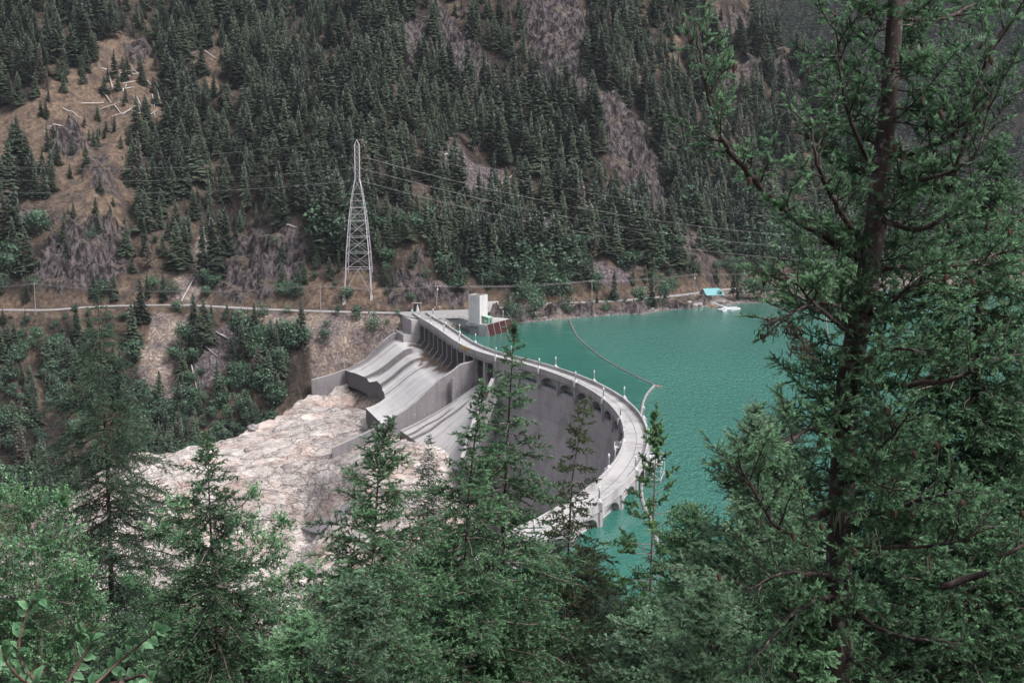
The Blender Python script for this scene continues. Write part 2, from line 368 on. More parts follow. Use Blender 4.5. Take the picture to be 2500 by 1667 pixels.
def shelf(X, Y):            # the pale bedrock bench below the spillway
    z = -24.5-.115*(580-Y)-.13*np.maximum(0, -85-X)+.05*np.maximum(0, X+75)
    Yb = np.interp(X, [-260, -200, -160, -130, -113, -102, -95, -80, -20], [505, 512, 519, 525, 530, 541, 559, 590, 592])
    q = fbm(X/34+Y/40, Y/15, 5, 3)*7; z = z+q*.35+(np.floor(q)+np.clip((q-np.floor(q))*3.5-1.2, 0, 1))*.75+fbm(X/6, Y/4, 4, 8)*1.0
    z = z-np.maximum(0, Y-Yb)*1.1+bump2(X, Y, -36, 476, 26, 20, 11.5)
    Yf = np.interp(X, [-260, -160, -110, -75, -60, -20], [470, 478, 485, 474, 464, 446])+fbm(X/14, Y*0, 3, 5)*7
    z = z-np.maximum(0, Yf-Y)*(.95+.3*fbm(X/9, Y/9, 3, 6))
    z = z-np.maximum(0, X+22)*1.2-np.maximum(0, -150-X)*.45
    z = z+np.abs(fbm(X/20+Y/30, Y/11, 4, 14))*3.0-1.0
    return z
def bump2(X, Y, cx, cy, rx, ry, h): return h*np.exp(-(((X-cx)/rx)**2+((Y-cy)/ry)**2))
def Hbase(X, Y):
    X = np.asarray(X, float); Y = np.asarray(Y, float)
    yr = Yr(X); d = Y-yr; dd = np.maximum(0, d-4.5)
    r1 = fbm(X/75+Y/400, Y/260, 3, 11); r2 = fbm(X/26+Y/90, Y/60, 3, 13)
    sl = .64+.05*r1
    up = DZ+dd*sl+r1*np.minimum(dd*.30, 26)+r2*np.minimum(dd*.17, 8)+fbm(X/9, Y/9, 4, 15)*np.minimum(dd*.15, 1.8)
    up = up+np.minimum(dd, 6)*.5
    crest = np.interp(X, [-900, 172, 200, 216, 235, 270, 330, 420, 700], [999, 999, 185, 120, 78, 48, 34, 30, 30])+r2*7
    up = np.where(d > 4.5, np.minimum(up, np.maximum(crest, DZ+.4*dd*np.exp(-dd/60.))), up)
    # rock knob beside the road, cut bank at the plaza
    k1 = bump2(X, Y, -119, 668, 15, 17, 13); up = up+k1*np.clip(dd/8, 0, 1)
    up = up+bump2(X, Y, -48, 650, 16, 12, 7)*np.clip(dd/8, 0, 1)
    e = np.maximum(0, -d-4.5)
    ys = Ys(X)
    # lake side
    lk = np.where(Y > ys, DZ*np.clip((Y-ys)/np.maximum(yr-4.5-ys, 1), 0, 1), -.45*(ys-Y)); lk = np.maximum(lk, -6)
    lk = lk+fbm(X/4, Y/4, 3, 21)*.5*np.clip(e/3, 0, 1)
    g = np.interp(X, [-260, -120, -95, -60], [.76, .74, .64, .56])
    gs = DZ-e*g+fbm(X/40+Y/70, Y/50, 3, 23)*np.minimum(e*.2, 7)+fbm(X/9, Y/9, 4, 25)*np.minimum(e*.15, 2.)
    gs = np.maximum(gs, -118)
    near = 80.9-.55*Y+fbm(X/18, Y/18, 4, 27)*np.clip(Y/40, 0, 1.6)
    xd = Xd(Y); up_side = (X > xd+3.3) | ((Y > 606) & (X > -44))
    low = np.where(up_side, lk, gs)
    low = np.where((Y > 592) & (X > -40), DZ, low) if False else low
    z = np.where(d > -4.5, up, low)
    # the abutment fill: plaza level between the road and the dam end
    pl = (X > -47-(606-Y)*0) & (X < -17) & (Y > 595+(X+47)*-.05) & (d < 4.5); z = np.where(pl, DZ, z)
    z = np.maximum(z, near)
    z = np.maximum(z, bump2(X, Y, -32, 222, 24, 22, 90)-84.5) if True else z
    return z
def st_uv(X, Y):          # spillway coordinates: t across (0 mountain side .. 1), s downstream
    ax, ay = 28., -105.; bx_, by_ = -.965, -.262; det = ax*by_-ay*bx_; rx = X+45.; ry = Y-600.
    return (rx*by_-ry*bx_)/det, (ax*ry-ay*rx)/det
def cut_spill(X, Y, z):
    t, s = st_uv(X, Y); cz = np.interp(s, [-10, 5, 14, 22, 30, 45], [-12, -13, -17, -24, -28, -34])
    return np.where((t > -.045) & (t < 1.12) & (s > -8) & (s < 31), np.minimum(z, cz), z)
def cut2(X, Y, z):
    t, s = st_uv(X, Y); return np.where((t > -.045) & (t < .5) & (s >= 31) & (s < 54), np.minimum(z, -31), z)
def H(X, Y): return cut2(X, Y, cut_spill(X, Y, Hbase(X, Y)))
def march(px, py, t0=430, t1=1500, st=2.0):
    d = ray(px, py); t = np.arange(t0, t1, st); X = d[0]*t; Y = d[1]*t; Z = CAMZ+d[2]*t
    h = np.maximum(H(X, Y), shelf(X, Y) if px < 1100 else -999) if py > 700 else H(X, Y)
    i = np.argmax(h > Z)
    if not (h > Z).any(): i = len(t)-1
    return np.array([X[i], Y[i], Z[i]])
def wpoly(pts): return [march(x, y) for x, y in pts]
def dens(pts):
    o = []
    for i in range(len(pts)):
        a = np.array(pts[i], float); b = np.array(pts[(i+1) % len(pts)], float); n = max(1, int(np.linalg.norm(b-a)/25))
        for k in range(n): o.append(tuple(a+(b-a)*k/n))
    return o
# zones of open ground on the mountain: (kind, tree density, outline)
ZONES = [
 ('grass', .42, [(-40, 300), (0, 290), (90, 240), (150, 175), (215, 165), (225, 105), (350, 100), (400, 160), (410, 290), (340, 320), (320, 440), (345, 500), (330, 560), (250, 640), (120, 640), (110, 520), (150, 460), (60, 430), (-40, 430)]),
 ('grass', .25, [(480, 130), (540, 135), (550, 230), (490, 230)]),
 ('rock', .42, [(160, 560), (330, 560), (300, 690), (140, 720), (60, 700), (80, 640)]),
 ('rock', .3, [(120, 330), (170, 310), (215, 350), (180, 400), (120, 380)]), ('rock', .3, [(300, 110), (350, 105), (365, 150), (310, 165)]), ('rock', .3, [(0, 540), (60, 520), (130, 560), (60, 600)]), ('rock', .2, [(200, 400), (260, 380), (280, 430), (220, 470)]),
 ('scree', .0, [(500, 575), (525, 600), (505, 660), (485, 742), (395, 742), (440, 680), (485, 600)]),
 ('grass', .35, [(280, 690), (400, 690), (395, 742), (280, 742)]),
 ('rock', .05, [(600, 575), (650, 548), (720, 560), (750, 625), (735, 690), (650, 742), (525, 740), (540, 650)]),
 ('grass', .35, [(750, 600), (830, 650), (920, 690), (940, 750), (740, 745), (735, 690)]),
 ('rock', .1, [(975, 60), (1050, 45), (1060, 180), (1020, 200), (985, 130)]),
 ('rock', .08, [(1050, -20), (1105, 50), (1190, 150), (1195, 230), (1110, 240), (1075, 140)]),
 ('rock', .12, [(1270, -20), (1410, -20), (1440, 120), (1440, 210), (1450, 310), (1370, 260), (1310, 180), (1285, 100)]),
 ('rock', .1, [(1420, 250), (1500, 230), (1580, 320), (1610, 420), (1640, 525), (1610, 545), (1580, 500), (1510, 490), (1500, 430), (1450, 300)]),
 ('rock', .05, [(1640, 540), (1665, 530), (1705, 600), (1712, 655), (1680, 655), (1655, 600)]),
 ('purple', .05, [(1110, 340), (1150, 400), (1230, 410), (1205, 480), (1160, 500), (1100, 440), (1075, 380)]),
 ('purple', .2, [(1275, 520), (1340, 530), (1395, 590), (1400, 640), (1350, 640)]),
 ('purple', .2, [(1430, 640), (1530, 650), (1540, 700), (1450, 710)]),
 ('rock', .15, [(1740, 20), (1830, 30), (1830, 120), (1760, 130), (1730, 80)]),
 ('rock', .15, [(1780, 150), (1850, 140), (1870, 220), (1770, 230)]),
 ('rock', .1, [(1880, 130), (1930, 130), (1955, 230), (2010, 330), (1940, 270), (1895, 200)]),
 ('grass', .2, [(1640, 60), (1680, 150), (1640, 150)]),
 ('rock', .06, [(950, 700), (1000, 685), (1070, 690), (1150, 735), (1140, 754), (940, 754)]),
 ('scree', .0, [(372, 770), (462, 775), (435, 900), (405, 1010), (340, 960), (355, 850)]),
 ('purple', .05, [(555, 800), (610, 830), (565, 880), (510, 950), (470, 990), (478, 880)]),
 ('scree', .08, [(600, 768), (700, 770), (985, 778), (995, 830), (940, 835), (880, 890), (830, 925), (775, 945), (765, 925), (810, 880), (800, 840), (770, 840), (680, 820)]),
 ('rock', .1, [(1200, 762), (1290, 765), (1420, 745), (1600, 735), (1700, 725), (1740, 745), (1600, 760), (1400, 775), (1200, 792)]),
]
WZ = [(k, dn, wpoly(dens(p))) for k, dn, p in ZONES]
def zone_masks(X, Y, jit=True):
    jx = X+fbm(X/7, Y/7, 3, 31)*5; jy = Y+fbm(X/7, Y/7, 3, 37)*5
    m = {k: np.zeros(X.shape) for k in ('grass', 'rock', 'scree', 'purple')}; dn = np.ones(X.shape)
    for k, d_, P in WZ:
        i = inpoly(jx, jy, P); m[k][i] = 1; dn[i] = np.minimum(dn[i], d_)
    return m, dn

def grid_mesh(name, xs, ys, fz, mat, attrf=None):
    X, Y = np.meshgrid(xs, ys); Z = fz(X, Y); V = np.stack([X, Y, Z], -1).reshape(-1, 3)
    ny, nx = X.shape; i = np.arange(ny*nx).reshape(ny, nx)
    F = np.stack([i[:-1, :-1], i[:-1, 1:], i[1:, 1:], i[1:, :-1]], -1).reshape(-1, 4)
    return mesh_np(name, V, F, mat, attrf(X.ravel(), Y.ravel(), Z.ravel()) if attrf else None, True)
def terr_z(X, Y):
    z = H(X, Y); m, _ = zone_masks(X, Y)
    rk = m['rock']; st = 11.; w_ = fbm(X/13, Y/26, 4, 41)*15+fbm(X/4, Y/9, 3, 44)*3; q = (z+w_)/st; fr = q-np.floor(q); ter = (np.floor(q)+np.clip(fr*2.6-1.0, 0, 1))*st-w_
    z = z+rk*(((ter-z)*1.0+3.0)+np.abs(fbm(X/6, Y/14, 4, 42))*5.5+fbm(X/2.8, Y/3.2, 3, 43)*1.6-1)*np.clip(np.abs(Y-Yr(X))/14-.3, 0, 1)*np.clip(np.where(z > .3, 1, 0), 0, 1)
    z = z+m['grass']*fbm(X/6, Y/5, 4, 45)*1.6*np.clip((Y-Yr(X))/14-.3, 0, 1)
    return z
def terr_attr(X, Y, Z):
    m, dn = zone_masks(X, Y); n = fbm(X/14, Y/14, 4, 51)
    up = (Y-Yr(X))
    m['rock'] = np.maximum(m['rock'], np.clip((n-.22)*4, 0, .7)*(up > 0)); m['scree'] = np.maximum(m['scree'], ((up < -5) & (Z > -8) & (X > -45))*.8+((up < -5) & (X > -92) & (X < -44))*.85)
    m['grass'] = np.maximum(m['grass'], np.clip(n*2+.3, 0, .6)); road = np.exp(-((np.abs(up)-6)/4.)**2); m['grass'] = np.maximum(m['grass'], road*.8)
    return m
xs = np.concatenate([np.arange(-520, -330, 8), np.arange(-330, 330, 1.9), np.arange(330, 620, 8)])
ys = np.concatenate([np.arange(-30, 440, 9), np.arange(440, 600, 2.4), np.arange(600, 930, 1.5), np.arange(930, 1500, 12)])
link('hillside', grid_mesh('hillside', xs, ys, terr_z, M['hill'], terr_attr), kind='structure', label='steep mountainside and gorge slopes')
# pale bedrock shelf, finer
def sh_attr(X, Y, Z):
    px, py, _ = proj(np.stack([X, Y, Z], -1)); n = fbm(X/8, Y/8, 4, 61)
    c1 = march(825, 1180); c2 = march(930, 1110)
    dk = np.clip(1.4-np.hypot((X-c1[0])/13, (Z-c1[2])/13)+n, 0, 1); dk = np.maximum(dk, np.clip(1.3-np.hypot((X-c2[0])/9, (Y-c2[1])/12)+n, 0, 1))
    c3 = march(890, 955); br = np.clip(1.2-np.hypot((X-c3[0])/6, (Y-c3[1])/10)+n*1.3, 0, 1)*.8
    return {'dark': dk, 'brown': br}
xs2 = np.arange(-270, -10, 1.1); ys2 = np.arange(360, 612, 1.1)
link('bedrock', grid_mesh('bedrock', xs2, ys2, lambda X, Y: np.where((st_uv(X, Y)[0] < 1.0), cut_spill(X, Y, np.maximum(shelf(X, Y), -112)), np.maximum(shelf(X, Y), -112))-np.where(st_uv(X, Y)[0] < -.03, 25*np.clip((60-st_uv(X, Y)[1])/8, 0, 1), 0), M['palerock'], sh_attr), kind='structure', label='pale bare bedrock shelf below the spillway')
# lake
BOOM = [unp(x, y, 0) for x, y in ((1388, 777), (1398, 800), (1412, 825), (1440, 850), (1475, 876), (1520, 902), (1560, 922), (1598, 940))]
BOOM2 = [unp(x, y, 0) for x, y in ((1598, 942), (1584, 956), (1573, 975), (1567, 1000), (1565, 1025), (1568, 1050), (1574, 1100), (1570, 1150), (1566, 1205), (1576, 1245), (1592, 1275), (1602, 1310), (1606, 1350))]
def lake():
    V = []; n_s = 150; off = np.concatenate([np.linspace(0, 30, 8), np.linspace(36, 700, 130)])
    # rows follow Y, columns run from the dam or the shore to the far right
    yy = np.concatenate([np.arange(110, 610, 3.), np.arange(610, 900, 5.)]); rows = []
    for y in yy:
        x0 = Xd(y)+1.0 if y < 600 else max(-45, -200)
        if y < 236: x0 = Xd(236)+1
        rows.append(np.stack([x0+off, np.full(off.size, y), np.zeros(off.size)], -1))
    G = np.array(rows); ny, nx, _ = G.shape; i = np.arange(ny*nx).reshape(ny, nx)
    F = np.stack([i[:-1, :-1], i[:-1, 1:], i[1:, 1:], i[1:, :-1]], -1).reshape(-1, 4); V = G.reshape(-1, 3)
    cp_ = catmull(np.array([b[:2] for b in BOOM]), 4); c2 = catmull(np.array([b[:2] for b in BOOM2]), 4)
    poly = [tuple(p) for p in cp_]+[tuple(p) for p in c2]+[(c2[-1][0], 100), (-300, 100), (-300, 700), (cp_[0][0], 700)]
    calm = inpoly(V[:, 0], V[:, 1], poly)
    w = 1-calm.astype(float)
    w *= .35+.65*np.clip((700-V[:, 1])/160, 0, 1)*(.75+.5*fbm(V[:, 0]/60, V[:, 1]/90, 3, 71))
    w *= np.clip((Ys(V[:, 0])-V[:, 1])/60, .12, 1)
    link('lake', mesh_np('lake', V, F, M['water'], {'wind': w}, True), kind='structure', label='turquoise glacial lake')
lake()
# road and plaza as thin sheets on the ground
def ribbon(name, P, w, z, mat, **k):
    P = np.asarray(P)[:, :2]; P = catmull(P, 4); T = np.gradient(P, axis=0); T /= np.linalg.norm(T, axis=1)[:, None]; Nq = np.stack([-T[:, 1], T[:, 0]], 1)
    L = P+Nq*w/2; Rr = P-Nq*w/2; n = len(P); V = np.vstack([np.c_[L, np.full(n, z)], np.c_[Rr, np.full(n, z)]])
    F = np.array([(i, n+i, n+i+1, i+1) for i in range(n-1)]); return link(name, mesh_np(name, V, F, mat), **k)
ribbon('road', RP, 6.8, DZ+.12, M['asphalt'], kind='structure', label='narrow pale gravel road along the foot of the mountain')
pz = [unp(x, y, DZ) for x, y in ((962, 763), (997, 775), (1018, 778), (1056, 779), (1122, 777), (1142, 781), (1192, 765), (1225, 753), (1141, 757), (1058, 758))]
MB().poly([(p[0], p[1], DZ+.17) for p in pz]).build('plaza', M['asphalt'], kind='structure', label='grey paved yard at the end of the dam')

# ================================================================== THE DAM
def sweep(name, s0, s1, prof, mat, parent=None, step=1.4, closed=True, **kw):
    """prof: list of (offset upstream, z) swept along the crest line"""
    ss = np.linspace(s0, s1, max(2, int((s1-s0)/step)+1)); k = len(prof); V = []
    for s in ss:
        for o_, z in prof: V.append(ep(s, o_, z))
    F = []
    for i in range(len(ss)-1):
        for j in range(k if closed else k-1):
            a = i*k+j; b = i*k+(j+1) % k; F.append((a, a+k, b+k, b))
    me = bpy.data.meshes.new(name); fl = [tuple(f) for f in F]
    if closed: fl += [tuple(range(k)), tuple(range(len(V)-1, len(V)-k-1, -1))]
    me.from_pydata([tuple(v) for v in V], [], fl); me.materials.append(mat); me.update()
    return link(name, me, parent, **kw)
S5 = sang(5); SEND = float(Es[-1])-2; SN = s_near(-46.2, 607)
SW0 = s_near(-41, 587); SW1 = s_near(-18, 503.5)
dam = thing('arch_dam', 'curved grey concrete dam with arched openings under its roadway, holding back the turquoise lake', 'dam')
sweep('roadway', SN, SEND, [(0.30, DZ-.55), (0.30, DZ-.02), (DW-.30, DZ-.02), (DW-.30, DZ-.55)], M['conc_light'], dam)
for nm, a, b in (('parapet', 0, .32), ('parapet', DW-.32, DW)):
    o = sweep(nm, SN, SEND, [(a-.02, DZ-.75), (a-.02, DZ+.95), (b+.02, DZ+.95), (b+.02, DZ-.75)], M['conc_para'], dam)
    q = sweep('coping', SN, SEND, [(a-.12, DZ+.953), (a-.12, DZ+1.1), (b+.12, DZ+1.1), (b+.12, DZ+.953)], M['conc_light'], o)
sweep('cornice', SN, SEND, [(-.30, DZ-1.0), (-.30, DZ-.752), (.295, DZ-.752), (.295, DZ-1.0)], M['concrete'], dam)
sweep('cornice', SN, SEND, [(DW-.295, DZ-1.0), (DW-.295, DZ-.752), (DW+.30, DZ-.752), (DW+.30, DZ-1.0)], M['concrete'], dam)
for o_ in (3.3, 5.2):
    sweep('rail', sang(6.2), SEND, [(o_-.07, DZ-.01), (o_-.07, DZ+.03), (o_+.07, DZ+.03), (o_+.07, DZ-.01)], M['rail'], dam)
for k in (9.95, 10.1, 10.32, 10.48):
    s = sang(k); sweep('rail', s-.09, s+.09, [(3.4, DZ-.01), (3.4, DZ+.035), (5.1, DZ+.035), (5.1, DZ-.01)], M['rail'], dam)
BAY = sang(6)-sang(5); s1 = S5+BAY
# main arch body
Sb = S5-1
sweep('dam_wall', Sb, SEND, [(2.6, DZ-.6), (2.6, DZ-4.65), (.55, DZ-5.1), (.3, -12), (-1.0, -22), (-3.2, -42), (-7, -70), (-13, -100), (-18, -122),
      (DW+6, -122), (DW+1.5, -20), (DW-.35, -4), (DW-.35, DZ-5.0), (DW-1.6, DZ-4.4), (DW-1.6, DZ-.6)], M['conc_face'], dam, step=2.0)
def bay_panel(sa, sb, side):
    sm = (sa+sb)/2; w = (sb-sa); n = 28; us = sorted(set(list(np.linspace(-.5, .5, 11))+list(np.linspace(-.43, .43, 24)))); V = []; F = []
    cols = []
    for u in us:
        s = sm+u*w; zt = DZ-1.002
        zb = DZ-4.6+3.2*math.sqrt(max(0, 1-(u/.43)**2)) if abs(u) <= .43 else DZ-5.0
        if abs(abs(u)-.43) < 1e-6: cols.append((s, zt, DZ-5.0)); cols.append((s, zt, DZ-4.6)) if u < 0 else cols.insert(len(cols)-1, cols.pop()) or cols.insert(len(cols)-1, (s, zt, DZ-4.6))
        else: cols.append((s, zt, zb))
    o0, o1 = (0.02, 2.75) if side < 0 else (DW-.02, DW-2.75)
    for s, zt, zb in cols: V += [ep(s, o0, zt), ep(s, o0, zb), ep(s, o1, zb)]
    for i in range(len(cols)-1):
        a = i*3; F += [(a, a+1, a+4, a+3), (a+1, a+2, a+5, a+4)]
    return V, F
def archivolt(sa, sb, side):
    sm = (sa+sb)/2; w = sb-sa; V = []; F = []; o0 = -.12 if side < 0 else DW+.12; o1 = .03 if side < 0 else DW-.03; m = 20
    for i in range(m+1):
        t = math.pi*i/m
        for rr in (1.0, 1.1):
            u = -.43*rr*math.cos(t); z = DZ-4.6+3.2*rr*math.sin(t); z = min(z, DZ-1.01); V += [ep(sm+u*w, o0, z), ep(sm+u*w, o1, z)]
    for i in range(m):
        a = i*4; F += [(a, a+4, a+6, a+2), (a, a+1, a+5, a+4), (a+2, a+6, a+7, a+3)]
    return V, F
nb = int((SEND-S5)/(BAY/2))
for j in range(nb):
    sa = S5+BAY/2*(j); sb = sa+BAY/2
    for side in (-1, 1):
        if j < 1 and side < 0:
            continue
        V, F = bay_panel(sa, sb, side); me = bpy.data.meshes.new('arch_bay'); me.from_pydata([tuple(v) for v in V], [], F); me.materials.append(M['concrete']); me.update()
        ab = link('arch_bay', me, dam)
        V, F = archivolt(sa, sb, side); me = bpy.data.meshes.new('arch_moulding'); me.from_pydata([tuple(v) for v in V], [], F); me.materials.append(M['concrete']); me.update()
        link('arch_moulding', me, ab)
    # corbels under every pillar
    for side in (-1, 1):
        if side < 0 and j < 1: continue
        p = ep(sa, -.25 if side < 0 else DW+.25); ang = math.atan2(*(ep(sa+1)-ep(sa-1))[[1, 0]])
        b = MB(); b.box((p[0], p[1], DZ-6.3), (.7, .5, 1.3), ang, 1.0); b.box((p[0], p[1], DZ-5.0), (1.9, .95, .4), ang); b.box((p[0], p[1], DZ-4.6), (1.5, .6, 3.6), ang)
        b.build('corbel', M['concrete'], dam)
# solid wall with pilasters between the open bays and the first arch
sweep('wall_panel', S5-.4, S5+BAY/2, [(-.05, -22), (-.05, DZ-1.003), (1.6, DZ-1.003), (1.6, -22)], M['conc_face'], dam)
for s in (S5, S5+BAY*.485):
    p = ep(s, -.3); ang = math.atan2(*(ep(s+1)-ep(s-1))[[1, 0]]); MB().box((p[0], p[1], -20), (1.9, 1.0, 20+DZ-1.004), ang).build('pilaster', M['concrete'], dam)
# downpipe lines on the face: slender vertical ducts below the corbels
for k in (7.5, 9.5, 10.0):
    p = ep(sang(k), -.35); q = ep(sang(k), -1.2); MB().bar((p[0], p[1], DZ-6.2), (q[0], q[1], -26), .16, 4).build('duct', M['conc_para'], dam)
# stairs with landings hung on the downstream face
st = MB(); s0 = sang(9.97)
for i in range(26):
    p = ep(s0+.2+i*.52, -1.1); st.box((p[0], p[1], DZ-1.0-i*.42), (.5, 1.5, .12), math.atan2(*(ep(s0+i*.52+1)-ep(s0+i*.52-1))[[1, 0]]))
stair = st.build('stair', M['darksteel'], dam)
rl = MB(); a = ep(s0+.2, -1.9, DZ); b = ep(s0+14, -1.9, DZ-11.0); rl.bar(a, b, .1); rl.bar(a-np.array([0, 0, 1.1]), b-np.array([0, 0, 1.1]), .1)
rl.build('handrail', M['white'], stair)
ld = MB(); p = ep(s0-1.8, -1.3); an = math.atan2(*(ep(s0)-ep(s0-3))[[1, 0]]); ld.box((p[0], p[1], DZ-1.3), (4.4, 2.4, .18), an); ld.build('landing', M['white'], stair)
rl = MB()
for s in np.linspace(s0-4, s0+.3, 5): q = ep(s, -2.4); rl.bar((q[0], q[1], DZ-1.1), (q[0], q[1], DZ), .06)
for z in (DZ-.5, DZ): rl.bar(ep(s0-4, -2.4, z), ep(s0+.3, -2.4, z), .06); rl.bar(ep(s0-4, -2.4, z), ep(s0-4, -.3, z), .06)
rl.build('handrail', M['white'], stair)

# ------------------------------------------------------------------ lamp posts
def lamp_proto():
    t = thing('lamp_post', 'x', 'lamp post')
    MB().box((0, 0, 0), (1.0, 1.0, .35)).lathe((0, 0, .35), [(.42, 0), (.38, .25), (.26, .45)], 8).build('base', M['white'], t, True)
    MB().lathe((0, 0, .78), [(.235, 0), (.16, 1.9), (.24, 1.95), (.24, 2.1), (.10, 2.2)], 8).build('column', M['white'], t, True)
    MB().lathe((0, 0, 2.96), [(.08, 0), (.22, .1), (.27, .28), (.2, .48), (.08, .56)], 10).build('lamp_globe', M['globe'], t, True)
    MB().lathe((0, 0, 3.5), [(.1, 0), (.06, .06), (.1, .14), (.02, .26)], 8).build('finial', M['white'], t, True)
    return t
def copy_tree(o, parent=None):
    c = o.copy(); COL.objects.link(c); c.parent = parent
    for ch in o.children:
        if ch is not c: copy_tree(ch, c)
    return c
LP = lamp_proto(); lamps = []
ordn = ['first', 'second', 'third', 'fourth', 'fifth', 'sixth', 'seventh', 'eighth', 'ninth', 'tenth', 'eleventh', 'twelfth', 'thirteenth', 'fourteenth']
pos = [s_near(-42, 591), s_near(-35.2, 567), s_near(-28, 539), s_near(-20.6, 511)]+[sang(k) for k in (5, 6, 7, 8, 9, 10, 11, 12, 13)]
first = True
for side in (0, 1):
    for i, s in enumerate(pos):
        t = LP if first else copy_tree(LP); first = False
        p = ep(s, .02 if side == 0 else DW-.02, DZ+1.0); t.location = p
        t['label'] = '%s lamp post from the mountain end on the %s parapet of the dam' % (ordn[i], 'gorge-side' if side == 0 else 'lake-side')
        t['category'] = 'lamp post'; t['group'] = 'white globe lamp posts along the dam crest'
        if i >= 4:
            c = ep(s, -.3 if side == 0 else DW+.3); ang = math.atan2(*(ep(s+1)-ep(s-1))[[1, 0]])
            MB().box((c[0], c[1], DZ-.74), (1.3, 1.2, 1.72), ang).build('lamp_plinth', M['conc_para'], dam)
# yellow barrier on the deck edge
yb = thing('safety_barrier', 'yellow striped barrier hung on the gorge side of the dam roadway', 'barrier', tuple(ep(s_near(-17.5, 504), -.15, DZ-.6)))
an = math.atan2(*(ep(s_near(-17.5, 504)+1)-ep(s_near(-17.5, 504)-1))[[1, 0]]); yb.rotation_euler = (0, 0, an)
for i in range(6): MB().box((i*1.25-3.1, -.0, .1), (.3, .2, 1.4)).build('post', M['yellow'], yb)
MB().box((0, -.02, 1.35), (6.8, .14, .14)).build('top_rail', M['yellow'], yb)

# ================================================================== SPILLWAY
spw = thing('spillway', 'stepped curved concrete spillway chute with pier walls under the bridge', 'spillway')
DD = np.array([-.965, -.262])                    # downstream
def O(t): return np.array([-45, 600.])+(np.array([-17., 495.])-np.array([-45., 600.]))*t     # t 0 mountain side .. 1 wall side
def cp3(s, t, z): o = O(t)+DD*s; return (o[0], o[1], z)
def slen(t): return np.interp(t, [0, .12, .3, .36, .52, .60, .63, 1.0], [32, 29, 26.5, 23.5, 23.5, 24.5, 33, 31.5])
def chz(s, t):
    z = np.interp(s, [-8, 0, 5, 10, 14, 18, 22, 26, 30, 34], [-6.5, -6.3, -6.6, -8.2, -10.9, -14.2, -17.0, -19.2, -20.6, -21.2])
    lane = -.85*np.tanh((t-.30)*110)-.85*np.tanh((t-.48)*110)-.3*np.tanh((t-.60)*90)
    z = z+lane*np.clip(s/8, 0, 1)-.9*np.clip((t-.88)/.12, 0, 1)*np.clip(s/6, 0, 1)
    return z
def chute():
    ts = np.concatenate([np.linspace(0, .60, 110), np.linspace(.602, 1, 60)]); ns = 60; V = []; A = {'along': [], 'across': [], 'stain_shade': [], 'wet': []}
    for t in ts:
        L = slen(t)
        for k in range(ns):
            s = -7+(L+7)*k/(ns-1); z = chz(s, t); V.append(cp3(s, t, z)); A['along'].append(s); A['across'].append(t*108)
            st_ = 1.05*max(math.exp(-((t-.27-.03*math.sin(s*.12))/.026)**4), math.exp(-((t-.455)/.026)**4), .8*math.exp(-((t-.56)/.008)**2), .7*math.exp(-((t-.02)/.02)**2))*np.clip((s-3)/5, 0, 1)  # dark lane bands: flow stain and the shadow of the lane steps, both painted
            st_ = max(st_, .75*math.exp(-((t-.985)/.014)**2), .5*math.exp(-((t-.10)/.008)**2)*(s > 10)); A['stain_shade'].append(st_)
            n = float(fbm(np.array(s/6.), np.array(t*18.), 4, 81)); A['wet'].append(float(np.clip((1-abs(s-1-2*n)/5.5)*3+n*2, 0, 1)*np.clip((t-.12)*14, 0, 1)*np.clip((.93-t)*20, 0, 1)*.95))
    i = np.arange(len(ts)*ns).reshape(len(ts), ns); F = np.stack([i[:-1, :-1], i[:-1, 1:], i[1:, 1:], i[1:, :-1]], -1).reshape(-1, 4)
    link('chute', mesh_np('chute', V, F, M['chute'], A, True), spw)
    b = MB()                                   # thick end lip and flanks
    V = np.array(V).reshape(len(ts), ns, 3)
    for j in range(len(ts)-1):
        a, c = V[j, -1], V[j+1, -1]; b.poly([a, c, (c[0], c[1], c[2]-7), (a[0], a[1], a[2]-7)])
    for r in (0, len(ts)-1):
        for k in range(ns-1):
            a, c = V[r, k], V[r, k+1]; b.poly([a, c, (c[0], c[1], c[2]-9), (a[0], a[1], a[2]-9)])
    b.build('chute_lip', M['conc_dark'], spw)
chute()
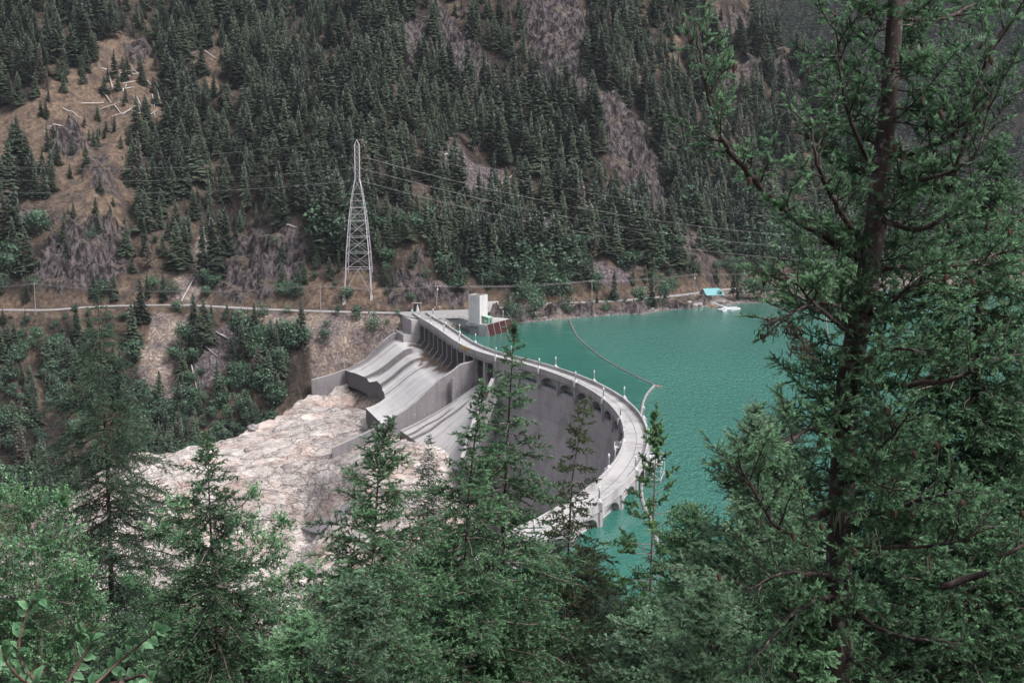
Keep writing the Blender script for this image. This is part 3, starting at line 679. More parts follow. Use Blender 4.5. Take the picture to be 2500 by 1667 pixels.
def wall_path(name, pts, thick, base_drop, mat, parent, side=1, **k):
    """pts (x,y,ztop,zbase): a thick wall following a path, flat coping"""
    P = np.array(pts, float); T = np.gradient(P[:, :2], axis=0); T /= np.linalg.norm(T, axis=1)[:, None]; Nq = np.stack([-T[:, 1], T[:, 0]], 1)*thick/2
    b = MB(); n = len(P)
    for i in range(n-1):
        q = []
        for j in (i, i+1):
            l = P[j, :2]+Nq[j]; r = P[j, :2]-Nq[j]; q.append(((l[0], l[1], P[j, 2]), (r[0], r[1], P[j, 2]), (l[0], l[1], P[j, 3]), (r[0], r[1], P[j, 3])))
        a, c = q; b.poly([a[0], a[1], c[1], c[0]]); b.poly([a[0], c[0], c[2], a[2]]); b.poly([a[1], a[3], c[3], c[1]])
        if i == 0: b.poly([a[0], a[2], a[3], a[1]])
        if i == n-2: b.poly([c[0], c[1], c[3], c[2]])
    w_ = b.build(name, mat, parent, **k)
    if thick > .85 and name in ('side_wall', 'wall') and mat is M['conc_wall']:
        cb = MB()
        for i in range(n-1):
            l0, r0, l1, r1 = P[i, :2]+Nq[i]*1.12, P[i, :2]-Nq[i]*1.12, P[i+1, :2]+Nq[i+1]*1.12, P[i+1, :2]-Nq[i+1]*1.12; z0, z1 = P[i, 2], P[i+1, 2]
            cb.poly([(*l0, z0+.16), (*r0, z0+.16), (*r1, z1+.16), (*l1, z1+.16)]); cb.poly([(*r0, z0+.16), (*r0, z0-.14), (*r1, z1-.14), (*r1, z1+.16)]); cb.poly([(*l0, z0+.16), (*l1, z1+.16), (*l1, z1-.14), (*l0, z0-.14)])
        cb.build('coping', M['conc_para'], w_ if parent is not None else None)
    return w_
def sm(pts, n=6):
    P = np.array(pts, float); o = []
    tt = np.arange(len(P)); ti = np.linspace(0, len(P)-1, (len(P)-1)*n+1); return np.stack([np.interp(ti, tt, P[:, i]) for i in range(P.shape[1])], 1)
o = O(0)
def side(t, S): return [(O(t)[0]+DD[0]*s, O(t)[1]+DD[1]*s, zt, zb) for s, zt, zb in S]
wall_path('side_wall', side(-.015, [(-1, -2.2, -12), (4, -2.4, -13), (9.5, -3.2, -16), (14, -6.5, -20), (18, -10, -24), (22, -14.6, -28), (30, -18.5, -32), (38, -20.9, -34), (47, -23.0, -36)]), .9, 5, M['conc_wall'], spw,
          label='training wall on the mountain side of the spillway')
W2 = [(-2, 1.2, -14), (3, .2, -14), (6.5, -2.4, -16), (11, -4.9, -18), (15, -8.4, -21), (19, -12.2, -24), (24, -15.9, -28), (31, -20.0, -33), (40, -24.3, -38), (52, -29.0, -42)]
wall_path('side_wall', side(1.012, W2), 1.0, 5, M['conc_wall'], spw, label='training wall between the two chutes')
b = MB(); p = cp3(6.3, 1.035, -13); b.box(p, (1.0, 1.4, 8.6), math.atan2(DD[1], DD[0])); b.build('buttress', M['conc_wall'], spw)
# piers and gates under the bridge
npier = 10
for i in range(npier):
    s = SW0+(SW1-SW0)*i/(npier-1); thick = .85 if i < npier-1 else 1.9
    prof = [(DW-.2, DZ-1.01), (.6, DZ-1.01), (-.4, DZ-2.4), (-.4, -3.4), (-3.0, -6.9), (-3.0, -9), (DW-.2, -9)]
    a = ep(s, 0); t3 = ep(s+.5, 0)-ep(s-.5, 0); t3 /= np.linalg.norm(t3)
    n3 = ep(s, 1)-ep(s, 0); b = MB(); L = [a+n3*o_-t3*thick/2 for o_, z in prof]; Rr = [a+n3*o_+t3*thick/2 for o_, z in prof]
    k = len(prof); b.v = [(L[j][0], L[j][1], prof[j][1]) for j in range(k)]+[(Rr[j][0], Rr[j][1], prof[j][1]) for j in range(k)]
    b.f = [tuple(range(k)), tuple(range(2*k-1, k-1, -1))]+[(j, (j+1) % k, k+(j+1) % k, k+j) for j in range(k)]
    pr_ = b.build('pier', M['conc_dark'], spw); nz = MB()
    for (o0, z0), (o1, z1) in zip(prof[1:5], prof[2:6]):
        p0, p1 = a+n3*(o0-.04), a+n3*(o1-.04); nz.poly([(*(p0-t3*thick/2)[:2], z0), (*(p0+t3*thick/2)[:2], z0), (*(p1+t3*thick/2)[:2], z1), (*(p1-t3*thick/2)[:2], z1)])
    nz.build('pier_nose', M['conc_light'], pr_)
    if i < npier-1:
        s2 = SW0+(SW1-SW0)*(i+1)/(npier-1); g = sweep('gate', s+.45, s2-.45, [(3.2, DZ-1.2), (2.7, 0), (3.1, -3.5), (4.2, -6.6), (4.6, -6.6), (3.6, -3.5), (3.2, 0), (3.6, DZ-1.2)], M['gate'], spw, step=4)
        m_ = ep((s+s2)/2, 1.3); MB().box((m_[0], m_[1], -1.0), (.5, .5, .5)).build('hoist', M['white'], g)
for i in range(2*npier):
    s = SW0+(SW1-SW0)*(i-.0)/(2*npier-2)
    if s > S5-3: break
    p = ep(s, -.2); MB().box((p[0], p[1], DZ-2.0), (.35, 1.1, .99), math.atan2(*(ep(s+1)-ep(s-1))[[1, 0]])-0).build('bracket', M['concrete'], spw)
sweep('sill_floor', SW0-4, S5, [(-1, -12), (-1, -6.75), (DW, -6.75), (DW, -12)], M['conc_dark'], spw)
sweep('edge_beam', SN+6, S5, [(-.06, DZ-2.0), (-.06, DZ-.76), (.5, DZ-.76), (.5, DZ-2.0)], M['concrete'], dam)
sweep('edge_beam', SN+6, S5, [(DW-.5, DZ-2.0), (DW-.5, DZ-.76), (DW+.06, DZ-.76), (DW+.06, DZ-2.0)], M['concrete'], dam)
# upstream water face behind the gates
sweep('upstream_sill', SN+2, S5+2, [(DW-1.2, -16), (DW-1.2, -.4), (DW+.2, -.4), (DW+.2, -16)], M['conc_dark'], spw)
# open bays with posts and cross bracing
for s in np.linspace(SW1, S5, 4)[1:-1]:
    p = ep(s, .7); MB().box((p[0], p[1], -16), (1.3, 1.5, 16+DZ-1.02), math.atan2(*(ep(s+1)-ep(s-1))[[1, 0]])).build('post', M['concrete'], spw)
sl = np.linspace(SW1, S5, 4)
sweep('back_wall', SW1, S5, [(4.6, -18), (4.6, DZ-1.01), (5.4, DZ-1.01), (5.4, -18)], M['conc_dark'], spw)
for a, b_ in zip(sl[:-1], sl[1:]):
    x = MB(); x.bar(ep(a, .8, -1.5), ep(b_, .8, -7.5), .16); x.bar(ep(a, .8, -7.5), ep(b_, .8, -1.5), .16); x.bar(ep(a, 4.2, -1.5), ep(b_, 4.2, -5), .14); x.build('cross_brace', M['darksteel'], spw)
# north abutment blocks
b = MB(); ft = [ep(SW0-1.5, 1)[:2], ep(SW0-1.5, 1)[:2]+DD*8.5, ep(SN+1, 1)[:2]+DD*9.5, ep(SN+1, 1)[:2]]; b.prism([tuple(f) for f in ft], -12, -2.2)
ft2 = [ep(SW0-2.5, 1)[:2], ep(SW0-2.5, 1)[:2]+DD*4.6, ep(SN+1, 1)[:2]+DD*6, ep(SN+1, 1)[:2]]; b.prism([tuple(f) for f in ft2], -2.197, DZ-.2)
b.build('abutment', M['conc_face'], spw)
# second apron, a sloped slab with dark stains, between the wall and the arch
def patch(name, c, mat, parent, n=90, attrs=True, sag=0, **k):
    c = [np.array(p, float) for p in c]; V = []; A = {'along': [], 'across': [], 'stain_shade': [], 'wet': []}
    for i in range(n):
        u = i/(n-1)
        for j in range(n):
            v = j/(n-1); p = (c[0]*(1-u)+c[1]*u)*(1-v)+(c[3]*(1-u)+c[2]*u)*v; p = p-np.array([0, 0, sag*math.sin(math.pi*v)]); V.append(p)
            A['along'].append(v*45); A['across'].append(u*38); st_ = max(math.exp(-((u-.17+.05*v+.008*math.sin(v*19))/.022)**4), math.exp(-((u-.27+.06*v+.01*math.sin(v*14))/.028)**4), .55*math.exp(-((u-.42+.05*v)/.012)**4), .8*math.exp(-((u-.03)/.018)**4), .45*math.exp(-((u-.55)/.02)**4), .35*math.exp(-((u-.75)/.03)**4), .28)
            A['stain_shade'].append(max(.22, st_*np.clip((v-.2+.1*math.sin(u*31))*6, .05, 1))); A['wet'].append(0)
    i = np.arange(n*n).reshape(n, n); F = np.stack([i[:-1, :-1], i[:-1, 1:], i[1:, 1:], i[1:, :-1]], -1).reshape(-1, 4); return link(name, mesh_np(name, V, F, mat, A), parent, **k)
apr = thing('apron', 'smooth sloping concrete apron streaked with dark stains between the training wall and the dam arch', 'concrete apron')
q = [cp3(-3, 1.04, -7), (-5, 470, -8.0), unp(1130, 1160, -33), unp(985, 1092, -25.5)]
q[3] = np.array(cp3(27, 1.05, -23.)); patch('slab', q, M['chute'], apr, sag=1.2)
e = MB(); a, b_ = q[3], q[2]; e.poly([a, b_, (b_[0], b_[1], b_[2]-12), (a[0], a[1], a[2]-12)]); e.build('slab_edge', M['conc_dark'], apr)
wd = thing('dividing_wall', 'low slanting concrete wall leaning off the dam face beside the apron', 'wall')
wall_path('wall', sm([tuple(atY(x, y, Y))+(-60,) for x, y, Y in ((1203, 924, 474), (1186, 962, 470), (1163, 1012, 463), (1146, 1062, 456), (1128, 1118, 449))], 3), 1.2, 4, M['conc_wall'], wd)
# gray concrete remnant lower on the rock
sl = thing('concrete_slab', 'smooth grey concrete chute end sunk in the pale rock below the training wall', 'concrete slab')
P0 = [march(x, y)+np.array([0, -.5, .9]) for x, y in ((735, 1292), (775, 1308), (945, 1215), (925, 1190), (860, 1222), (800, 1262))]
b = MB(); b.poly(P0); b.poly([P0[0], P0[1], P0[1]+np.array([.3, 1, -2.5]), P0[0]+np.array([0, 1, -2.5])]); b.poly([P0[1], P0[2], P0[2]+np.array([0, 1, -2.]), P0[1]+np.array([.3, 1, -2.5])]); b.build('slab', M['conc_wall'], sl)
# blue covered machine by the piers
bt = thing('covered_equipment', 'small blue tarpaulin-covered equipment standing on the spillway sill', 'equipment', cp3(2.0, .93, -6.4))
MB().box((0, 0, .35), (2.0, 1.6, 1.5), .3, .7).box((.3, .2, 1.8), (1.0, .8, .5), .5, .6).build('cover', M['blue'], bt); MB().box((0, 0, 0), (2.4, 1.9, .35), .3).build('base', M['darksteel'], bt)
MB().lathe((-.3, -1.0, .7), [(.05, 0), (.3, .1), (.32, .4), (.05, .5)], 8).build('drum', M['white'], bt)
# ================================================================== INTAKE, ROADSIDE, BOATHOUSE
itk = thing('intake_tower', 'pale concrete tower on a platform with rust red trash racks at the lake edge', 'intake tower')
Pc = np.array([-14., 570.5]); Lc = np.array([-19.1, 574.1]); u1 = (Lc-Pc)/np.linalg.norm(Lc-Pc); u2 = np.array([-u1[1], u1[0]])*-1 if False else np.array([.575, .818])
ft = [Pc, Pc+u1*6.2, Pc+u1*6.2+u2*5.8, Pc+u2*5.8]
MB().prism([tuple(f) for f in ft], 5.0, 17.2).build('tower', M['conc_tower'], itk)
b = MB(); fi = [Pc+u1*a+u2*c for a, c in ((.3, .3), (5.9, .3), (5.9, 5.5), (.3, 5.5))]; b.prism([tuple(f) for f in fi], 17.203, 17.25); b.build('roof', M['conc_dark'], itk)
b = MB()
for a0, a1, c0, c1 in ((0, 6.2, 0, .3), (0, 6.2, 5.5, 5.8)): b.prism([tuple(Pc+u1*a+u2*c) for a, c in ((a0, c0), (a1, c0), (a1, c1), (a0, c1))], 17.204, 17.5)
for a0, a1, c0, c1 in ((0, .3, .303, 5.497), (5.9, 6.2, .303, 5.497)): b.prism([tuple(Pc+u1*a+u2*c) for a, c in ((a0, c0), (a1, c0), (a1, c1), (a0, c1))], 17.204, 17.5)
b.build('roof_kerb', M['conc_tower'], itk)
b = MB()
for k in range(1, 6):
    c = Pc+u1*k*1.03-u2*.02; b.box((c[0], c[1], 5.2), (.06, .06, 11.8), .6)
b.build('wall_joint', M['conc_para'], itk)
c = Pc+u1*2-u2*.04; MB().box((c[0], c[1], 7.0), (.35, .1, .4), -.6).build('light', M['white'], itk)
# platform
B = np.array([-11.1, 567.6]); C = np.array([-.7, 589.]); Dp = C+np.array([-9.5, 6]); A = np.array([-20.3, 575.5]); A2 = A+np.array([4, 10])
plat = [A, B, C, Dp, A2]
MB().prism([tuple(p) for p in plat], 3.9, 5.0).build('deck', M['conc_light'], itk)
ub = (C-B)/np.linalg.norm(C-B); nb_ = np.array([ub[1], -ub[0]]); ua = (A-B)/np.linalg.norm(A-B)
base = [A+np.array([1.5, 1.2]), B+ua*4.6+np.array([.5, 1.2]), B+ua*4.6+np.array([0, -.1]), B+nb_*.05, C+nb_*.05, C+np.array([-9, 5])]
top = base; b = MB(); b.prism([tuple(p) for p in base], -6, 3.897); b.build('base', M['concrete'], itk)
tr = thing('x', 'x', 'x'); bpy.data.objects.remove(tr)
Lr = np.linalg.norm(C-B)
rack_t = lambda s: np.array([*(B+ub*s+nb_*.12), 5.02]); rack_b = lambda s: np.array([*(B+ub*s+nb_*2.3), -3.5])
b = MB()
fl = [rack_t(0), rack_b(0), np.array([*(B+nb_*.05), -3.5])]; b.poly(fl); b.build('rack_cheek', M['concrete'], itk); b = MB(); fl = [rack_t(Lr), rack_b(Lr), np.array([*(C+nb_*.05), -3.5])]; b.poly(fl); b.build('rack_cheek', M['concrete'], itk)
for k in range(4):
    a, c = Lr*k/4+.12, Lr*(k+1)/4-.12; b = MB(); n = 22
    b.poly([rack_t(a)-np.array([*(nb_*.1), 0]), rack_b(a)-np.array([*(nb_*.1), 0]), rack_b(c)-np.array([*(nb_*.1), 0]), rack_t(c)-np.array([*(nb_*.1), 0])])
    for i in range(n+1): s = a+(c-a)*i/n; b.bar(rack_t(s), rack_b(s), .05)
    b.build('trash_rack', M['rust'], itk)
b = MB()
for k in range(5): s = Lr*k/4; b.bar(rack_t(s)+np.array([*(nb_*.05), .1]), rack_b(s)+np.array([*(nb_*.05), 0]), .14)
b.build('rack_rib', M['steel'], itk)
def railing(name, pts, h, mat, parent, sp=2.0, rails=(.5, 1.0)):
    b = MB()
    for a, c in zip(pts[:-1], pts[1:]):
        a = np.array(a, float); c = np.array(c, float); n = max(1, int(np.linalg.norm(c-a)/sp))
        for i in range(n+1): p = a+(c-a)*i/n; b.bar(p, p+np.array([0, 0, h]), .05)
        for r in rails: b.bar(a+np.array([0, 0, h*r]), c+np.array([0, 0, h*r]), .045)
    return b.build(name, mat, parent)
railing('handrail', [(*C, 5.0), (*Dp, 5.0)], 1.1, M['steel'], itk); railing('handrail', [(*(A), 5.0), (*(Pc-u2*.6), 5.0)], 1.1, M['white'], itk)
sh = thing('shed', 'small green metal shed with a pale green sloping roof against the intake tower', 'shed')
Q = np.array([-10.3, 569.8]); s1_, s2_ = np.array([-.86, .51]), np.array([.51, .86]); f4 = [Q, Q+s1_*3.0, Q+s1_*3.0+s2_*3.4, Q+s2_*3.4]
b = MB(); b.prism([tuple(p) for p in f4], 5.003, 7.7); b.build('walls', M['green'], sh)
b = MB(); g4 = [Q+(-s1_-s2_)*.2, Q+s1_*3.2-s2_*.2, Q+s1_*3.2+s2_*3.6, Q+s2_*3.6-s1_*.2]; zz = [7.72, 8.5, 8.5, 7.72]
b.v = [(p[0], p[1], z) for p, z in zip(g4, zz)]+[(p[0], p[1], z+.14) for p, z in zip(g4, zz)]; b.f = [(3, 2, 1, 0), (4, 5, 6, 7), (0, 1, 5, 4), (1, 2, 6, 5), (2, 3, 7, 6), (3, 0, 4, 7)]; b.build('roof', M['greenlite'], sh)
b = MB(); b.poly([(*(f4[1]), 7.7), (*(f4[1]), 8.48), (*f4[0], 7.7)]); b.poly([(*(f4[2]), 7.7), (*f4[3], 7.7), (*(f4[2]), 8.48)]); b.poly([(*f4[1], 7.7), (*f4[2], 7.7), (*f4[2], 8.48), (*f4[1], 8.48)]); b.build('gable', M['green'], sh)
c = Q+s2_*1.7-s1_*.03; MB().box((c[0], c[1], 5.3), (.95, .08, 1.7), math.atan2(s2_[1], s2_[0])).build('door', M['darksteel'], sh)
c = Q+s1_*1.4-s2_*.03; MB().box((c[0], c[1], 6.0), (.8, .08, .8), math.atan2(s1_[1], s1_[0])).build('window', M['glass'], sh)
lp2 = thing('mast_light', 'slim white mast light on the railing of the intake platform', 'mast light', (-4.0, 588.0, 5.0)); MB().bar((0, 0, 0), (0, 0, 3.2), .09, 6).build('mast', M['white'], lp2); MB().lathe((0, 0, 3.2), [(.05, 0), (.25, .1), (.25, .35), (.05, .45)], 8).build('lamp_head', M['globe'], lp2)
# curved retaining wall with a guard rail
rw = thing('retaining_wall', 'curved concrete retaining wall with guard rail between the dam end and the intake', 'retaining wall')
wp = [unp(x, y, DZ) for x, y in ((1060, 784), (1082, 778.5), (1105, 776), (1122, 776.5), (1136, 780), (1146, 784))]; wp = catmull(np.array([p[:2] for p in wp]), 1.5)
wall_path('wall', [(p[0], p[1], DZ+.1, -6) for p in wp], .8, 4, M['concrete'], rw); railing('guard_rail', [(p[0], p[1], DZ+.1) for p in wp[::2]], 1.0, M['steel'], rw, 3, (.6, 1.0))
wall_path('stained_band', [(p[0], p[1], .8, -6) for p in wp], .95, 4, simple('waterline_stain', (.16, .11, .10), .8), rw)
# small structures on the yard
pf = thing('portal_frame', 'small portal frame sheltering a pale grey tarpaulin at the end of the dam roadway', 'shelter', tuple(unp(1018, 762, DZ)))
for x in (-1.9, 1.9): MB().box((x, 0, 0), (.3, .3, 4.2)).build('post', M['wood'], pf)
MB().box((0, 0, 4.2), (4.6, 1.6, .25)).build('top', M['wood'], pf); MB().box((0, 1.4, 0), (3.6, .15, 4.0)).build('back_panel', M['darksteel'], pf)
MB().lathe((.3, -.6, 0), [(1.1, 0), (.75, 1.2), (.5, 2.4), (.12, 3.6)], 7).build('tarpaulin', M['conc_para'], pf)
for (x, y, c1, lab) in ((1006, 762, 'blue', 'small turquoise bin beside the portal frame'),):
    t = thing('bin', lab, 'bin', tuple(unp(x, y, DZ))); MB().box((0, 0, 0), (.8, .8, 1.2)).build('body', simple('turquoise_plastic', (.2, .5, .5)), t); MB().box((0, 0, 1.2), (.9, .9, .15)).build('lid', M['globe'], t)
t = thing('utility_cabinet', 'white round-topped utility cabinet at the foot of the rock cut', 'cabinet', tuple(unp(1073, 757, DZ))); MB().box((0, 0, .1), (1.0, .8, 1.5)).box((0, 0, 1.6), (1.0, .8, .3), 0, .6).build('body', M['white'], t)
t = thing('road_marker', 'red and white striped marker post beside the utility pole', 'marker post', tuple(unp(1062, 758, DZ)))
for i in range(4): MB().box((0, 0, i*.45), (.4, .3, .449)).build('stripe', M['redmark'] if i % 2 == 0 else M['white'], t)
# low wall behind the tower
t = thing('barrier_wall', 'low grey concrete wall behind the intake tower beside the road', 'wall'); a = unp(1190, 752, DZ); c = unp(1216, 750, DZ); wall_path('wall', [(a[0], a[1], DZ+3.2, DZ-1), (c[0], c[1], DZ+3.0, DZ-1)], .6, 2, M['conc_para'], t)

# ------------------------------------------------------------------ boathouse and dock
bh = thing('boathouse', 'open timber shelter with a teal metal gabled roof on the lake shore', 'boathouse', (104., 684., 2.2), R_(14))
r = MB(); xe, ye, ze, zr = 5.2, 5.0, 3.0, 6.0; th_ = .18
for sx in (-1,):
    for dz in (0, th_): pass
def slab(b, a, c, d, e, t=.2):
    n = len(b.v); b.v += [tuple(map(float, p)) for p in (a, c, d, e)]+[(p[0], p[1], p[2]+t) for p in (a, c, d, e)]
    for q in ((3, 2, 1, 0), (4, 5, 6, 7), (0, 1, 5, 4), (1, 2, 6, 5), (2, 3, 7, 6), (3, 0, 4, 7)): b.f.append(tuple(n+i for i in q))
slab(r, (-xe, -ye, ze), (xe, -ye, ze), (xe*.72, 0, zr), (-xe, 0, zr)); slab(r, (-xe, .01, zr), (xe*.72, .01, zr), (xe, ye, ze), (-xe, ye, ze)); r.build('roof', M['roofteal'], bh)
r = MB(); slab(r, (1.3, -ye-.3, ze+.8), (2.6, -ye-.3, ze+2.2), (2.6, -1.5, ze+2.3), (1.3, -2.5, ze+1.4)); slab(r, (2.61, -ye-.3, ze+2.2), (3.9, -ye-.3, ze+.8), (3.9, -2.5, ze+1.4), (2.61, -1.5, ze+2.3)); r.build('dormer', M['roofteal'], bh)
for x in (-4.2, 0, 4.2):
    for y in (-4, 4): MB().box((x, y, 0), (.35, .35, ze+.5)).build('post', M['wood'], bh)
MB().box((0, 0, -.5), (11, 9.5, .49)).build('floor', M['wood'], bh); MB().poly([(-4.9, -4.4, ze), (-4.9, 4.4, ze), (-4.9, 0, zr-.3)]).bar((-4.9, -4.4, ze), (-4.9, 4.4, ze), .15).build('gable', M['wood'], bh)
MB().box((-1.5, 2.6, 0), (5.2, .3, 2.4)).build('back_wall', M['wood'], bh)
dk = thing('dock', 'white floating dock with a sloping gangway below the boathouse', 'dock')
a = unp(1742, 740, 2.0); c = unp(1771, 750, .7)
d_ = (c-a); d_ /= np.linalg.norm(d_); pn = np.array([-d_[1], d_[0], 0])
g = MB(); slab(g, a-pn*1.1, c-pn*1.1, c+pn*1.1, a+pn*1.1, .2); gw = g.build('gangway', M['conc_para'], dk)
for sg in (-1, 1): railing('handrail', [tuple(a+pn*sg*1.1+np.array([0, 0, .2])), tuple(c+pn*sg*1.1+np.array([0, 0, .2]))], 1.1, M['steel'], dk, 1.5)
fp = [unp(x, y, .5) for x, y in ((1751, 755), (1765, 758), (1808, 752), (1797, 748.5), (1769, 750))]; MB().prism([(p[0], p[1]) for p in fp], -.1, .55).build('float', M['white'], dk)
railing('handrail', [tuple(unp(x, y, .55)) for x, y in ((1770, 750), (1797, 749), (1799, 751))], 1.1, M['steel'], dk, 1.5)
o_ = MB(); p1, p2 = unp(1730, 744, 1.6), unp(1752, 752, .4); o_.bar(p1, p2, .16); o_.bar(p1+np.array([0, 2., .3]), p2+np.array([0, 2., .3]), .16); o_.build('mooring_arm', M['orange'], dk)
bo = thing('boat', 'small white boat moored at the floating dock', 'boat', tuple(unp(1775, 758.5, 0)), R_(3))
MB().prism([(-2.8, -.7), (1.8, -.8), (3.0, 0), (1.8, .8), (-2.8, .7)], -.05, .8, [(-2.9, -.95), (1.9, -1.1), (3.4, 0), (1.9, 1.1), (-2.9, .95)]).build('hull', M['white'], bo); MB().box((-.3, 0, .8), (1.6, 1.4, .9), 0, .8).build('cabin', M['globe'], bo); MB().box((-3.05, 0, .2), (.3, .4, .9)).build('outboard_motor', M['darksteel'], bo)
qw = thing('quay_wall', 'low concrete quay wall with rubble under the boathouse', 'quay wall'); qp = [unp(x, y, 0) for x, y in ((1690, 752), (1715, 748), (1738, 747), (1770, 742))]
wall_path('wall', [(p[0], p[1]+.8, 2.0, -1) for p in qp], 1.2, 3, M['concrete'], qw); railing('handrail', [(p[0], p[1]+.8, 2.0) for p in qp], 1.0, M['steel'], qw)
# ------------------------------------------------------------------ upstream lift platform on the dam
lf = thing('lift_platform', 'white steel framed lift platform hanging on the lake side of the dam', 'platform')
pts = [ep(sang(10.42), DW+.6)[:2], ep(sang(10.42), DW+4.6)[:2], ep(sang(10.66), DW+4.6)[:2], ep(sang(10.66), DW+.6)[:2]]
MB().prism([tuple(p) for p in pts], DZ-.6, DZ-.3).build('deck', M['conc_para'], lf)
b = MB()
for p in pts: b.bar((p[0], p[1], -1), (p[0], p[1], DZ+1.2), .1)
for z in (DZ+.4, DZ+1.2, .8):
    for i in range(4): j = (i+1) % 4; b.bar((*pts[i], z), (*pts[j], z), .09)
for i in range(3): b.bar((*pts[i], .8), (*pts[i+1], DZ-.6), .08)
b.build('frame', M['white'], lf); c = (pts[0]+pts[2])/2; MB().box((c[0], c[1], DZ-.29), (2.6, 2.2, 1.6)).build('cabin', M['globe'], lf)

# ------------------------------------------------------------------ log boom
bm = thing('log_boom', 'long curving chain of grey floating logs across the lake', 'log boom')
def floats(P, L, r, mat, name):
    c = catmull(np.array([p[:2] for p in P]), 1.0); s = np.concatenate([[0], np.cumsum(np.linalg.norm(np.diff(c, axis=0), axis=1))]); n = int(s[-1]/L)
    for i in range(n):
        a = np.array([np.interp(i*L+.15, s, c[:, k]) for k in (0, 1)]); b = np.array([np.interp((i+1)*L-.25, s, c[:, k]) for k in (0, 1)])
        MB().bar((*a, .12), (*b, .12), r, 6).build(name, mat, bm)
floats(BOOM, 6.4, .30, M['boom'], 'log'); floats(BOOM2, 7.2, .40, M['boomw'], 'log')
p1, p2 = unp(1600, 943, .15), unp(1617, 944, .15); fl = thing('drift_log', 'short reddish log tied at the corner of the floating boom', 'log'); MB().bar(p1, p2, .4, 7).bar(p1+np.array([.5, .8, 0]), p2+np.array([-.6, .7, 0]), .35, 7).build('log', simple('reddish_log', (.28, .17, .15)), fl)

# ------------------------------------------------------------------ transmission tower
F1 = unp(843.8, 752, 5.0); F2 = unp(909.7, 751, 5.0)
bx = (F1+F2)/2; tY = bx[1]+2; hw = (F2[0]-F1[0])/2
tt = thing('transmission_tower', 'tall tapering steel lattice transmission tower standing above the road', 'pylon', (bx[0], tY, 4.8))
sc_ = 1/ (FPX/(tY*CT+77*ST)) / CT            # metres per photo pixel near the tower
def hz(py): return (751-py)*sc_*1.0
lv = [(715.7, 32.2), (655, 28.7), (617.5, 26.7), (580, 23.5), (541.8, 20.5), (510, 16.8), (478, 12.5), (443.7, 5.6), (428, 5.4), (413, 5.4), (399, 5.4), (385, 5.4), (370, 5.4), (362, 5.4)]
LV = [(hz(y), w*sc_) for y, w in lv]
def cnr(i, c): z, w = LV[i]; w2 = w if i < 7 else w; return np.array([c[0]*w2, c[1]*w2, z])
CN = [(-1, -1), (1, -1), (1, 1), (-1, 1)]
for c in CN:
    b = MB(); b.tube([cnr(i, c) for i in range(len(LV))], [.2]*5+[.15]*9, 4); b.build('leg', M['steel'], tt)
    z, w = LV[0]; MB().box((c[0]*w*1.02, c[1]*w*1.02, -2.5), (1.6, 1.6, z+2.4), 0, .75).build('footing', M['conc_para'], tt)
for f in range(4):
    c1, c2 = CN[f], CN[(f+1) % 4]; b = MB()
    for i in range(len(LV)-1):
        a, a2, d, d2 = cnr(i, c1), cnr(i, c2), cnr(i+1, c1), cnr(i+1, c2)
        if i == 0: m_ = (d+d2)/2; b.bar(a, m_, .12); b.bar(a2, m_, .12); b.bar(d, d2, .16)
        else:
            b.bar(a, d2, .075 if i < 5 else .05); b.bar(a2, d, .075 if i < 5 else .05)
            b.bar(d, d2, .14 if i < 5 else .07)
        if i < 6:
            for fr in (.33, .66) if i == 0 else (.5,): p, q = a+(d-a)*fr, a2+(d2-a2)*fr; mm = (p+q)/2; b.bar(p, p+(mm-p)*(.45 if i == 0 else 1), .07); b.bar(q, q+(mm-q)*(.45 if i == 0 else 1), .07)
    b.build('lattice_face', M['steel'], tt)
b = MB(); ap = np.array([0, 0, hz(350)])
for c in CN: b.bar(cnr(13, c), ap, .14)
b.bar(ap-np.array([3.4, 0, -.3]), ap+np.array([3.4, 0, 0]), .07); b.build('peak', M['steel'], tt)
def wire(name, pts, sag, r, lab, grp=None, n=26):
    b = MB(); P = []
    for a, c in zip(pts[:-1], pts[1:]):
        a = np.array(a, float); c = np.array(c, float)
        for i in range(n): t = i/n; P.append(a+(c-a)*t-np.array([0, 0, sag*4*t*(1-t)]))
    P.append(np.array(pts[-1], float)); b.tube(P, r, 4); return b.build(name, M['wire'], None, label=lab, cat='power line', group=grp)
TW = np.array([bx[0], tY, 4.8])
for nm, py, yl, yr_ in (('highest', 351, 393, 540), ('upper', 388, 405, 583), ('middle', 416, 437, 612), ('lower', 446, 466, 640)):
    ht = TW+np.array([0, 0, hz(py)])
    for dx, tag in ((0, 'front'), (1, 'back')):
        if nm == 'highest' and dx: continue
        L = atY(-150, yl-6+dx*2, tY-10+dx*14); Rr = atY(2210, yr_+dx*3, 760+dx*10)
        wire('power_line', [L, ht+np.array([-1, -3+dx*6, 0])], 4.0, .028, '%s %s power cable strung left of the lattice tower' % (nm, tag), 'cables left of the lattice tower')
        wire('power_line', [ht+np.array([1, -3+dx*6, 0]), Rr], 10.0, .028, '%s %s power cable strung right of the lattice tower over the lake shore' % (nm, tag), 'cables right of the lattice tower')
